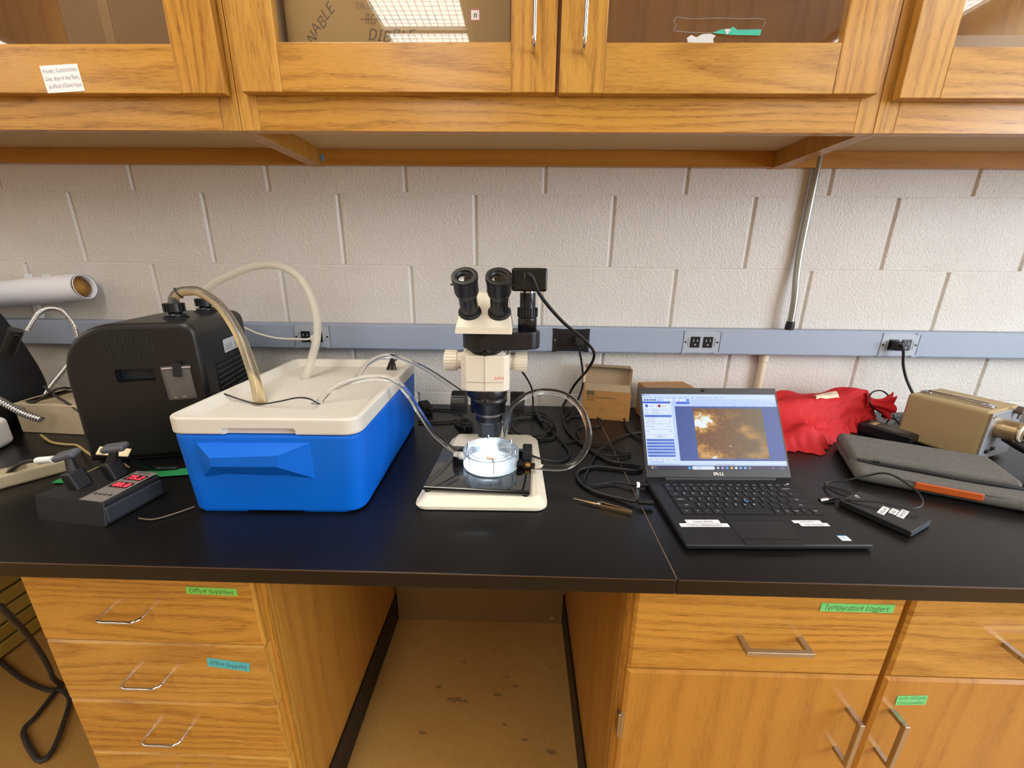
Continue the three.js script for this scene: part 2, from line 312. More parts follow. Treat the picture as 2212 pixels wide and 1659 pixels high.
// cardboard boxes inside the cabinets
{
  const m = printed(1024, 768, (g, w, h) => {
    g.fillStyle = '#94753f'; g.fillRect(0, 0, w, h);
    for (let i = 0; i < 900; i++) { g.fillStyle = `rgba(90,66,34,${0.03 + 0.05 * hash(i, 1, 2)})`; g.fillRect(hash(i, 2, 3) * w, hash(i, 3, 4) * h, 30, 2); }
    g.fillStyle = '#4d3a22';
    hand(g, 'NABLE', 92, 530, 60, '#40301f', -0.87, 190); hand(g, '70% EtOH', 322, 388, 34, '#54442f', 0, 110);
    hand(g, 'RGA # 8020431494', 363, 437, 54, '#43341f', 0, 323); g.fillRect(345, 436, 360, 4); hand(g, 'DIBBLE', 367, 500, 62, '#3a2d1b', 0, 220);
    hand(g, 'Not Sand', 560, 545, 44, '#3a2d1b', 0, 220);
  });
  const b = tag(part('cardboard_box', grain(rbox(0.46, 0.34, 0.2, 0.004), 'x'), M.kraft, scene, -0.262, 1.868, 0.2), 'large marked cardboard box behind the left glass door of the central cabinet', 'box');
  part('written_face', new THREE.PlaneGeometry(0.455, 0.335), m, b, 0, 0, 0.1003);
  const st = printed(128, 128, (g) => { g.fillStyle = '#eee'; g.fillRect(0, 0, 128, 128); g.strokeStyle = '#a33'; g.lineWidth = 10; g.strokeRect(6, 6, 116, 116); g.fillStyle = '#444'; g.font = 'bold 80px sans-serif'; g.fillText('n', 42, 92); });
  part('shipping_sticker', sheet(0.02, 0.02), st, b, 0.158, -0.017, 0.1006);
  part('box_flap', rbox(0.03, 0.33, 0.006, 0.002), M.cardInside, b, -0.245, 0, 0.09, 0, 0.5, 0);
}
{
  const m = printed(512, 256, (g, w, h) => { g.fillStyle = '#9a7c5b'; g.fillRect(0, 0, w, h); g.fillStyle = '#6f5a43'; for (let i = 0; i < 4; i++) g.fillRect(250 + i * 6, 70 + i * 26, 130 - i * 14, 9); g.fillRect(20, 60, 26, 16); g.save(); g.translate(150, 130); g.rotate(Math.PI / 4); g.fillStyle = '#f2efe8'; g.fillRect(-26, -26, 52, 52); g.restore(); g.fillStyle = '#5c6b62'; g.beginPath(); g.arc(150, 132, 14, 0, 7); g.fill(); });
  const b = tag(part('cardboard_box', grain(rbox(0.34, 0.12, 0.2, 0.004), 'x'), M.kraft, scene, 1.02, 1.759, 0.2), 'low cardboard box with diamond sticker behind the right cabinet glass', 'box');
  part('printed_face', new THREE.PlaneGeometry(0.335, 0.116), m, b, 0, 0, 0.1003);
}
{
  const b = tag(part('storage_crate', rbox(0.3, 0.26, 0.16, 0.01), std('#7d5f3c', 0.7), scene, -0.86, 1.8295, 0.17), 'brown storage crate behind the glass of the left wall cabinet', 'crate');
  part('strap', box(0.022, 0.262, 0.162), std('#8d6f48', 0.6), b, -0.045, 0, 0);
}
// ---------------------------------------------------------------- worktops
function worktop(x0, x1, label) {
  const t = thing('countertop', label, 'countertop', [(x0 + x1) / 2, 0, 0]);
  part('slab', grain(rbox(x1 - x0, 0.0285, 0.775, 0.0016), 'x'), M.counter, t, 0, 0.914 - 0.01425, 0.3875);
  part('worn_edge', box(x1 - x0 - 0.004, 0.0011, 0.0012), M.wornEdge, t, 0, 0.9128, 0.7747);
  return t;
}
const SEAM = 0.244;
worktop(-2.3, SEAM - 0.0005, 'black laminate countertop slab carrying the blue cooler and the microscope');
const ctr = worktop(SEAM + 0.0005, 2.3, 'black laminate countertop slab carrying the laptop and the red bag');
part('seam_line', box(0.0009, 0.0285, 0.772), M.seam, ctr, SEAM - ctr.position.x - 0.0001, 0.89985, 0.3865);
// ---------------------------------------------------------------- base cabinets
function drawerFront(name, parent, x0, x1, y0, y1, z, mat, dir = 'x', bev = 0.004) {
  // raised front with chamfered edges
  const w = x1 - x0, h = y1 - y0, s = new THREE.Shape([[-w / 2 + bev, -h / 2 + bev], [w / 2 - bev, -h / 2 + bev], [w / 2 - bev, h / 2 - bev], [-w / 2 + bev, h / 2 - bev]].map(([a, b]) => new THREE.Vector2(a, b)));
  const g = new THREE.ExtrudeGeometry(s, { depth: 0.014, bevelEnabled: true, bevelThickness: 0.004, bevelSize: bev, bevelSegments: 1, steps: 1 });
  g.translate(0, 0, -0.018);
  return part(name, grain(g, dir), mat, parent, (x0 + x1) / 2, (y0 + y1) / 2, z);
}
function tapeLabel(parent, w, h, color, lines, x, y, z, tilt, size = 44) {
  const m = printed(512, Math.round(512 * h / w), (g, W, H) => { g.fillStyle = color; g.fillRect(0, 0, W, H); lines.forEach((s, i) => hand(g, s, 24, H * (i + 0.52) / lines.length, size, '#2a3a1e', 0, W - 60)); });
  return part('tape_label', sheet(w, h, 0.0005), m, parent, x, y, z + 0.0006, 0, 0, tilt);
}
function pull(parent, x, y, z, len, turn) {   // square bar pull of brushed nickel
  const s = 0.0085, r = 0.028, g = [move(rbox(len + s, s, s, 0.0012), 0, 0, r), move(box(s, s, r - s / 2), -len / 2, 0, (r - s / 2) / 2), move(box(s, s, r - s / 2), len / 2, 0, (r - s / 2) / 2)];
  const m = merge(g); if (turn) m.rotateZ(Math.PI / 2); return part('handle', m, M.nickel, parent, x, y, z);
}
{
  const ZL = 0.69, c = thing('drawer_cabinet', 'oak base cabinet with a stack of drawers under the blue cooler', 'cabinet', [0, 0, 0]);
  const x0 = -0.944, x1 = -0.48, fz = ZL - 0.018;
  part('end_panel', grain(rbox(0.019, 0.775, fz - 0.021, 0.001), 'y'), M.oakC, c, x1 - 0.0095, 0.497, (fz - 0.021) / 2 + 0.0002);
  part('end_panel', grain(rbox(0.019, 0.775, fz - 0.024, 0.001), 'y'), M.oakC, c, x0 + 0.0095, 0.497, fz / 2 - 0.011);
  part('back_panel', grain(box(x1 - x0 - 0.04, 0.76, 0.012), 'y'), M.interior, c, (x0 + x1) / 2, 0.5, 0.012);
  part('face_frame', grain(merge([move(box(0.03, 0.7745, 0.02), x0 + 0.015, 0.497, 0), move(box(0.026, 0.7745, 0.02), x1 - 0.013, 0.497, 0), ...[0.85, 0.65, 0.49, 0.335, 0.18, 0.122].map((y) => move(box(x1 - x0 - 0.05, 0.024, 0.02), (x0 + x1) / 2, y, 0))]), 'y'), M.oakA, c, 0, 0, fz - 0.01);
  part('toe_kick', box(x1 - x0 - 0.0, 0.11, fz - 0.05), M.blackVinyl, c, (x0 + x1) / 2 , 0.055, (fz - 0.05) / 2);
  part('cove_base', rbox(0.006, 0.12, fz - 0.03, 0.002), M.blackVinyl, c, x1 + 0.003, 0.06, (fz - 0.03) / 2 + 0.004);
  const ys = [0.812, 0.652, 0.492, 0.336, 0.18, 0.1];
  for (let i = 0; i < 5; i++) {
    const d = drawerFront('drawer_front', c, x0 + 0.012, x1 - 0.012, ys[i + 1] + 0.001, ys[i] - 0.001, ZL, i % 2 ? M.oakB : M.oakA);
    part('handle', wirePull(0.078, 0.03, 0.0033, false), M.chrome, d, [-0.026, -0.026, -0.024, -0.024, -0.024][i], [0.004, 0.0, 0.0, 0, 0][i], 0);
  }
  tapeLabel(c, 0.096, 0.016, '#7fd45a', ['Office Supplies'], -0.57, 0.784, ZL, -0.02, 70);
  tapeLabel(c, 0.084, 0.022, '#4fb7c2', ['Office Supplies'], -0.573, 0.603, ZL, -0.14, 80);
}
{
  const ZR = 0.745, c = thing('base_cabinet', 'oak base cabinet with drawers over doors under the laptop', 'cabinet', [0, 0, 0]), fz = ZR - 0.018;
  const x0 = 0.187, x1 = 1.62;
  part('end_panel', grain(rbox(0.019, 0.775, fz - 0.021, 0.001), 'y'), M.oakC, c, x0 + 0.0095, 0.497, (fz - 0.021) / 2 + 0.0002);
  part('end_panel', grain(rbox(0.019, 0.775, fz - 0.024, 0.001), 'y'), M.oakC, c, x1 - 0.0095, 0.497, fz / 2 - 0.011);
  part('back_panel', grain(box(x1 - x0 - 0.04, 0.76, 0.012), 'y'), M.interior, c, (x0 + x1) / 2, 0.5, 0.012);
  part('face_frame', grain(merge([move(box(0.03, 0.7745, 0.02), x0 + 0.015, 0.497, 0), move(box(0.04, 0.775, 0.02), 0.6395, 0.497, 0), move(box(0.04, 0.775, 0.02), 1.105, 0.497, 0), move(box(0.03, 0.7745, 0.02), x1 - 0.015, 0.497, 0), ...[0.872, 0.69, 0.122].map((y) => move(box(x1 - x0 - 0.05, 0.03, 0.018), (x0 + x1) / 2, y, 0))]), 'y'), M.oakA, c, 0, 0, fz - 0.01);
  part('toe_kick', box(x1 - x0, 0.11, fz - 0.07), M.blackVinyl, c, (x0 + x1) / 2, 0.055, (fz - 0.07) / 2);
  part('cove_base', rbox(0.006, 0.13, fz - 0.03, 0.002), M.blackVinyl, c, x0 - 0.003, 0.065, (fz - 0.03) / 2 + 0.004);
  const cols = [[0.196, 0.6345], [0.6445, 1.098], [1.112, 1.6]];
  cols.forEach(([a, b], i) => {
    const d = drawerFront('drawer_front', c, a, b, 0.692, 0.872, ZR, i % 2 ? M.oakB : M.oakA, 'x', 0.005);
    const e = drawerFront('door', c, a, b, 0.1, 0.6895, ZR, M.oakC, 'y', 0.006);
    pull(d, i === 0 ? 0.012 : -0.005, -0.01, 0, 0.1, false);
    pull(e, i === 0 ? 0.182 : -0.198, 0.17, 0, 0.1, true);
    part('hinge', merge([rbox(0.007, 0.058, 0.012, 0.003), move(cyl(0.004, 0.004, 0.06, 12), 0.004, 0, 0.004)]), M.nickel, e, (i === 0 ? -1 : 1) * ((b - a) / 2 + 0.002), 0.155, -0.006);
  });
  tapeLabel(c, 0.118, 0.0165, '#6fd07a', ['Temperature Loggers'], 0.556, 0.84, ZR, 0.0, 62);
  tapeLabel(c, 0.052, 0.022, '#74d58a', ['with DO/pH', 'Consumables'], 0.701, 0.64, ZR, 0.06, 90);
}
{
  // yellow slatted side of the unit that stands left of the knee space
  const t = thing('slatted_panel', 'yellow wooden slatted panel standing on the floor left of the drawers', 'panel', [-1.84, 0, 0.3]);
  for (let i = 0; i < 14; i++) part('slat', grain(rbox(0.02, 0.048, 0.9, 0.004), 'z'), std(['#a98f3f', '#a2873a', '#ad9446'][i % 3], 0.55), t, 0, 0.035 + i * 0.058, 0.0, 0, 0, 0.0);
  part('backing', box(0.012, 0.85, 0.9), std('#3b2c14', 0.8), t, -0.016, 0.425, 0);
}
{
  const k = thing('knee_panel', 'tan hardboard back panel of the knee space under the counter', 'panel', [-0.1465, 0, 0.012]);
  part('board', rbox(0.653, 0.88, 0.012, 0.002), std('#7d5f38', 0.6), k, 0, 0.44, 0); part('fixing_cap', new THREE.CylinderGeometry(0.006, 0.006, 0.003, 16).rotateX(Math.PI / 2), std('#b59a6e', 0.4), k, 0.285, 0.03, 0.0075);
}
// dark scuffs on the vinyl floor in the knee space
{
  const spots = [[-0.19, 0.19, 0.012], [-0.075, 0.14, 0.009], [-0.2, 0.32, 0.022], [-0.165, 0.325, 0.012], [-0.055, 0.3, 0.012], [0.0, 0.27, 0.009], [-0.03, 0.24, 0.009], [-0.035, 0.39, 0.009], [0.03, 0.43, 0.01], [0.11, 0.46, 0.016], [0.13, 0.2, 0.008], [-0.28, 0.42, 0.012], [0.06, 0.54, 0.012], [-0.26, 0.28, 0.012]];
  const blots = spots.map(([x, z, r], k) => {
    const n = 14, s = new THREE.Shape(); for (let i = 0; i < n; i++) { const a = i / n * 2 * Math.PI, q = r * (0.35 + 0.65 * hash(i, k, 3)) * (1 + 0.5 * Math.abs(Math.cos(a))); const fx = x + q * Math.cos(a), fz = z + q * 0.55 * Math.sin(a); if (i) s.lineTo(fx, -fz); else s.moveTo(fx, -fz); }
    return new THREE.ShapeGeometry(s).rotateX(-Math.PI / 2);
  });
  const m = std('#8d6a3d', 0.6); const d = part('floor_stain', merge(blots), m, scene, 0, 0.0006, 0);
  d.userData.kind = 'stuff'; d.userData.label = 'dark dried stains and scuffs on the tan floor of the knee space'; d.userData.category = 'stain';
}
// ---------------------------------------------------------------- wall raceway
const DEV = [[-0.66, 'greyPlate'], [0.154, 'black'], [0.557, 'greyPlate'], [1.158, 'greyPlate']];
{
  const r = thing('raceway', 'grey steel wall raceway with outlets above the bench', 'raceway', [0, 1.147, 0]);
  const back = [];
  part('channel', merge([move(rbox(4.6, 0.08, 0.036, 0.003), 0, 0, 0.0185)]), M.steelGrey, r, 0.1, 0, 0);
  const cuts = [-2.2, ...DEV.flatMap(([x]) => [x - 0.0565, x + 0.0565]), 2.4];
  for (let i = 0; i < cuts.length; i += 2) part('cover', rbox(cuts[i + 1] - cuts[i] - 0.002, 0.071, 0.0045, 0.0012), M.steelGrey, r, (cuts[i] + cuts[i + 1]) / 2, 0, 0.0385);
  DEV.forEach(([x, kind], i) => {
    const m = M[kind], p = part('outlet_plate', rbox(0.111, 0.069, 0.0055, 0.0012), m, r, x, 0, 0.0385);
    for (const s of [-1, 1]) {
      part('screw', cyl(0.0028, 0.0028, 0.0018, 12), kind === 'black' ? M.nickel : M.darkMetal, p, s * 0.049, 0, 0.0035, Math.PI / 2);
      part('clip_slot', merge([box(0.0012, 0.026, 0.001)]), kind === 'black' ? M.darkMetal : M.chrome, p, s * 0.041, 0, 0.003);
      part('corner_clip', merge([move(box(0.014, 0.005, 0.0016), 0, 0.034, 0), move(box(0.014, 0.005, 0.0016), 0, -0.034, 0)]), kind === 'black' ? M.black : M.steelGrey, p, s * 0.05, 0, 0.0035);
      const sock = [rbox(0.029, 0.034, 0.003, 0.0014)], face = part('socket', merge(sock), M.blackSatin, p, s * 0.0195, 0, 0.0035);
      part('slot', merge([move(box(0.0022, 0.008, 0.0006), -0.006, 0.005, 0), move(box(0.0022, 0.0075, 0.0006), 0.006, 0.005, 0), move(new THREE.CylinderGeometry(0.0026, 0.0026, 0.0006, 10).rotateX(Math.PI / 2), 0, -0.008, 0)]), kind === 'black' ? M.darkMetal : M.greyPlate, face, 0, 0, 0.0016);
    }
  });
}
{
  const c = thing('conduit', 'galvanised steel conduit running from wall cabinet to raceway', 'conduit', [0, 0, 0]);
  part('pipe', tube([[0.818, 1.68, 0.014], [0.818, 1.5, 0.014], [0.818, 1.42, 0.0145], [0.819, 1.36, 0.018], [0.821, 1.31, 0.024], [0.823, 1.26, 0.028], [0.824, 1.187, 0.0285]], 0.0092, 20, 80), M.galv, c);
  part('connector', merge([move(cyl(0.0125, 0.0125, 0.016, 6), 0.824, 1.196, 0.0285), move(cyl(0.0112, 0.0112, 0.01, 20), 0.824, 1.208, 0.0285)]), M.darkMetal, c);
}
tag(part('painted_pipe', merge([move(cyl(0.0115, 0.0115, 0.195, 24), 0.772, 1.0115, 0.013), move(cyl(0.014, 0.014, 0.02, 24), 0.772, 1.096, 0.0145)]), std('#d8cbb2', 0.5), scene), 'cream painted pipe running down the wall below the raceway', 'pipe');
const PATH = {
  yellow_hose: [[-0.832,1.268,0.33],[-0.825,1.287,0.331],[-0.81,1.3,0.332],[-0.784,1.305,0.336],[-0.748,1.303,0.345],[-0.689,1.274,0.37],[-0.629,1.218,0.41],[-0.579,1.154,0.46],[-0.547,1.115,0.5],[-0.538,1.093,0.514],[-0.534,1.082,0.52]],
  pale_hose: [[-0.858,1.27,0.2],[-0.851,1.289,0.2],[-0.829,1.309,0.2],[-0.782,1.333,0.2],[-0.716,1.357,0.2],[-0.647,1.364,0.21],[-0.584,1.345,0.23],[-0.543,1.301,0.25],[-0.52,1.239,0.27],[-0.518,1.184,0.29],[-0.53,1.136,0.305],[-0.541,1.095,0.32],[-0.544,1.08,0.325]],
  front_tube: [[-0.421,1.09,0.505],[-0.417,1.098,0.5],[-0.397,1.117,0.49],[-0.359,1.132,0.47],[-0.313,1.138,0.46],[-0.273,1.131,0.46],[-0.245,1.102,0.46],[-0.221,1.062,0.465],[-0.19,1.019,0.478],[-0.161,0.997,0.488],[-0.131,0.9755,0.4945]],
  back_tube: [[-0.42,1.086,0.305],[-0.413,1.098,0.303],[-0.388,1.128,0.3],[-0.344,1.147,0.295],[-0.301,1.139,0.29],[-0.246,1.109,0.28],[-0.203,1.073,0.26],[-0.16,1.026,0.22],[-0.085,0.968,0.19],[-0.041,0.938,0.22],[-0.042,0.929,0.31],[-0.048,0.945,0.38],[-0.04,0.982,0.415],[-0.03,1.036,0.43],[-0.008,1.081,0.44],[0.038,1.108,0.45],[0.094,1.104,0.455],[0.132,1.073,0.465],[0.149,1.021,0.48],[0.134,0.977,0.49],[0.099,0.952,0.497],[0.045,0.9525,0.5],[0.016,0.956,0.4995]],
  probe_wire: [[-0.706,1.082,0.45],[-0.664,1.102,0.47],[-0.627,1.106,0.492],[-0.582,1.097,0.505],[-0.528,1.097,0.528],[-0.487,1.104,0.532],[-0.446,1.114,0.536],[-0.418,1.114,0.54],[-0.422,1.089,0.5]],
  camera_cable: [[0.012,1.355,0.455],[0.02,1.348,0.46],[0.038,1.311,0.44],[0.091,1.251,0.38],[0.158,1.192,0.28],[0.198,1.141,0.21],[0.191,1.089,0.17],[0.159,1.031,0.14],[0.155,0.944,0.011],[0.136,0.92,0.053],[0.133,0.919,0.194],[0.149,0.919,0.271],[0.177,0.919,0.33],[0.203,0.919,0.381],[0.233,0.919,0.406],[0.282,0.919,0.415],[0.287,0.919,0.431],[0.27,0.919,0.445],[0.226,0.919,0.436],[0.178,0.919,0.429],[0.143,0.919,0.444],[0.129,0.919,0.472],[0.135,0.919,0.506],[0.159,0.919,0.538],[0.199,0.919,0.559],[0.232,0.923,0.577]],
  usb_plug: [[0.236,0.925,0.582],[0.265,0.925,0.584]],
  outlet_cable: [[0.164,1.157,0.075],[0.175,1.132,0.07],[0.19,1.077,0.055],[0.199,1.016,0.05],[0.187,0.958,0.05],[0.161,0.92,0.065],[0.136,0.919,0.12],[0.145,0.919,0.128],[0.176,0.92,0.085],[0.209,0.92,0.067],[0.236,0.92,0.094],[0.272,0.92,0.108],[0.299,0.93,0.105],[0.321,0.934,0.09],[0.319,0.922,0.127],[0.312,0.919,0.185],[0.314,0.919,0.235],[0.335,0.919,0.277]],
  charger_cable: [[0.36,0.919,0.213],[0.306,0.919,0.235],[0.264,0.92,0.268],[0.224,0.923,0.32],[0.196,0.92,0.358],[0.155,0.919,0.456],[0.143,0.919,0.494],[0.153,0.919,0.511],[0.18,0.919,0.506],[0.206,0.92,0.499],[0.24,0.923,0.512]],
  charger_plug: [[0.24,0.923,0.512],[0.252,0.923,0.514],[0.257,0.923,0.514],[0.276,0.923,0.515]],
  loop_cable: [[0.11,0.918,0.309],[0.147,0.918,0.287],[0.186,0.92,0.298],[0.217,0.92,0.305],[0.249,0.919,0.335],[0.28,0.919,0.357],[0.258,0.919,0.371],[0.223,0.919,0.372],[0.191,0.919,0.351],[0.171,0.918,0.306],[0.162,0.918,0.214],[0.185,0.918,0.178],[0.22,0.918,0.184],[0.245,0.918,0.161],[0.246,0.918,0.124],[0.221,0.918,0.094],[0.166,0.918,0.104]],
  lamp_cable: [[-0.003,1.143,0.36],[0.003,1.126,0.35],[0.017,1.092,0.3],[0.032,1.035,0.2],[0.039,0.97,0.12],[0.043,0.926,0.057],[0.066,0.924,0.17],[0.074,0.92,0.195],[0.108,0.919,0.273],[0.124,0.919,0.338],[0.123,0.919,0.377],[0.096,0.919,0.407],[0.066,0.934,0.432],[0.041,0.942,0.435],[0.026,0.946,0.432]],
  inline_switch: [[0.043,0.926,0.057],[0.066,0.924,0.17]],
  coil_cable: [[0.094,0.919,0.185],[0.085,0.919,0.222],[0.064,0.92,0.25],[0.037,0.92,0.267],[0.008,0.92,0.269],[-0.019,0.92,0.256],[-0.039,0.921,0.231],[-0.047,0.921,0.197],[-0.041,0.921,0.16],[-0.022,0.922,0.128],[0.008,0.922,0.109],[0.041,0.922,0.108],[0.07,0.922,0.125],[0.089,0.923,0.157],[0.093,0.923,0.195],[0.09,0.926,0.215],[0.075,0.926,0.249],[0.053,0.927,0.271],[0.028,0.927,0.278],[0.004,0.927,0.27],[-0.015,0.927,0.246],[-0.026,0.928,0.211],[-0.025,0.928,0.171],[-0.011,0.928,0.133],[0.012,0.929,0.107],[0.041,0.929,0.099],[0.068,0.929,0.112],[0.087,0.929,0.143],[0.094,0.93,0.183],[0.09,0.93,0.224],[0.087,0.928,0.134],[0.103,0.92,0.204],[0.093,0.919,0.267],[0.047,0.919,0.278],[-0.029,0.919,0.251]],
  left_loop_cable: [[-0.317,0.943,0.06],[-0.302,0.934,0.088],[-0.298,0.919,0.064],[-0.245,0.919,0.061],[-0.197,0.919,0.084],[-0.177,0.919,0.12],[-0.193,0.919,0.155],[-0.252,0.919,0.173],[-0.301,0.919,0.172]],
  white_cord: [[-0.846,1.179,0.08],[-0.831,1.17,0.075],[-0.808,1.158,0.07],[-0.753,1.145,0.068],[-0.695,1.143,0.068],[-0.664,1.143,0.068],[-0.65,1.146,0.066]],
  light_box_cord: [[1.133,1.154,0.075],[1.147,1.132,0.072],[1.161,1.089,0.07],[1.178,1.041,0.08],[1.183,0.994,0.12],[1.18,0.977,0.15]],
  adapter_cord: [[1.037,0.92,0.135],[1.042,0.92,0.149],[1.064,0.934,0.168],[1.136,0.944,0.104],[1.173,0.922,0.085],[1.228,0.922,0.054],[1.112,0.944,0.132],[1.088,0.954,0.124],[1.041,0.978,0.14],[1.033,1.001,0.13],[1.047,1.019,0.12],[1.073,1.023,0.12],[1.102,1.001,0.12],[1.088,0.972,0.14],[1.115,0.934,0.098],[1.109,0.944,0.143],[1.109,0.929,0.178],[1.11,0.922,0.205],[1.117,0.92,0.222]],
  drive_cable: [[0.644,0.92,0.546],[0.658,0.93,0.567],[0.703,0.936,0.582],[0.732,0.936,0.6],[0.757,0.939,0.602],[0.778,0.944,0.587],[0.791,0.949,0.556],[0.781,0.959,0.523],[0.766,0.959,0.507],[0.75,0.944,0.492],[0.709,0.926,0.484],[0.677,0.92,0.481],[0.663,0.92,0.501],[0.661,0.924,0.533],[0.671,0.926,0.546]],
  drive_usb: [[0.61,0.92,0.555],[0.647,0.92,0.546]],
  gooseneck1: [[-1.31,1.193,0.25],[-1.286,1.218,0.25],[-1.264,1.238,0.25],[-1.231,1.25,0.25],[-1.2,1.244,0.25],[-1.182,1.214,0.25],[-1.179,1.179,0.25],[-1.188,1.148,0.25],[-1.206,1.122,0.25],[-1.247,1.083,0.25],[-1.289,1.045,0.25],[-1.331,1.012,0.24]],
  gooseneck2: [[-1.376,1.04,0.33],[-1.347,1.02,0.33],[-1.307,0.993,0.33],[-1.284,0.982,0.33],[-1.255,0.971,0.33]],
  tan_wire: [[-1.275,0.924,0.326],[-1.215,0.919,0.356],[-1.165,0.919,0.368],[-1.13,0.919,0.372],[-1.037,0.934,0.433],[-0.997,0.934,0.455]],
  strap: [[-1.46,0.956,0.3],[-1.409,0.99,0.3]],
  box_cords: [[-1.28,1.045,0.28],[-1.262,1.023,0.28],[-1.224,1.006,0.29],[-1.187,0.988,0.3],[-1.163,0.962,0.3]],
  box_cords2: [[-1.327,1.004,0.29],[-1.304,1.005,0.29],[-1.268,1.027,0.285],[-1.256,1.036,0.27],[-1.247,1.032,0.25],[-1.249,1.023,0.22]],
  plug_cord_left: [[-1.088,0.926,0.56],[-1.071,0.944,0.553],[-1.04,0.964,0.552],[-0.978,0.984,0.574],[-0.926,0.994,0.587]],
  plug_cord_right: [[-0.852,0.999,0.542],[-0.824,0.984,0.54],[-0.821,0.954,0.52],[-0.821,0.924,0.489],[-0.781,0.92,0.48]],
  white_sleeve: [[-0.964,0.987,0.579],[-0.921,0.995,0.587]],
  floor_cord: [[-1.226,0.583,0.55],[-1.289,0.485,0.5],[-1.35,0.377,0.45],[-1.414,0.242,0.4],[-1.44,0.166,0.38],[-1.487,0.079,0.35],[-1.537,-0.019,0.3],[-1.54,-0.073,0.26]],
  floor_loop: [[-1.874,0.012,0.231],[-1.816,0.012,0.25],[-1.662,0.012,0.308],[-1.547,0.012,0.338],[-1.491,0.012,0.34],[-1.437,0.012,0.367],[-1.392,0.012,0.421],[-1.341,0.012,0.494],[-1.332,0.012,0.526],[-1.355,0.012,0.527],[-1.431,0.012,0.489],[-1.482,0.012,0.454],[-1.488,0.012,0.415],[-1.518,0.012,0.322]],
  controller_wire: [[-0.699,0.918,0.662],[-0.672,0.918,0.664],[-0.65,0.918,0.649],[-0.627,0.918,0.622]],
  tan_wire2: [[-0.953,0.918,0.559],[-0.951,0.924,0.522],[-0.928,0.934,0.491],[-0.901,0.934,0.485],[-0.842,0.944,0.523]],
  tweezer: [[0.109,0.918,0.561],[0.149,0.92,0.582],[0.21,0.92,0.611]],
};
const CT = 0.914;
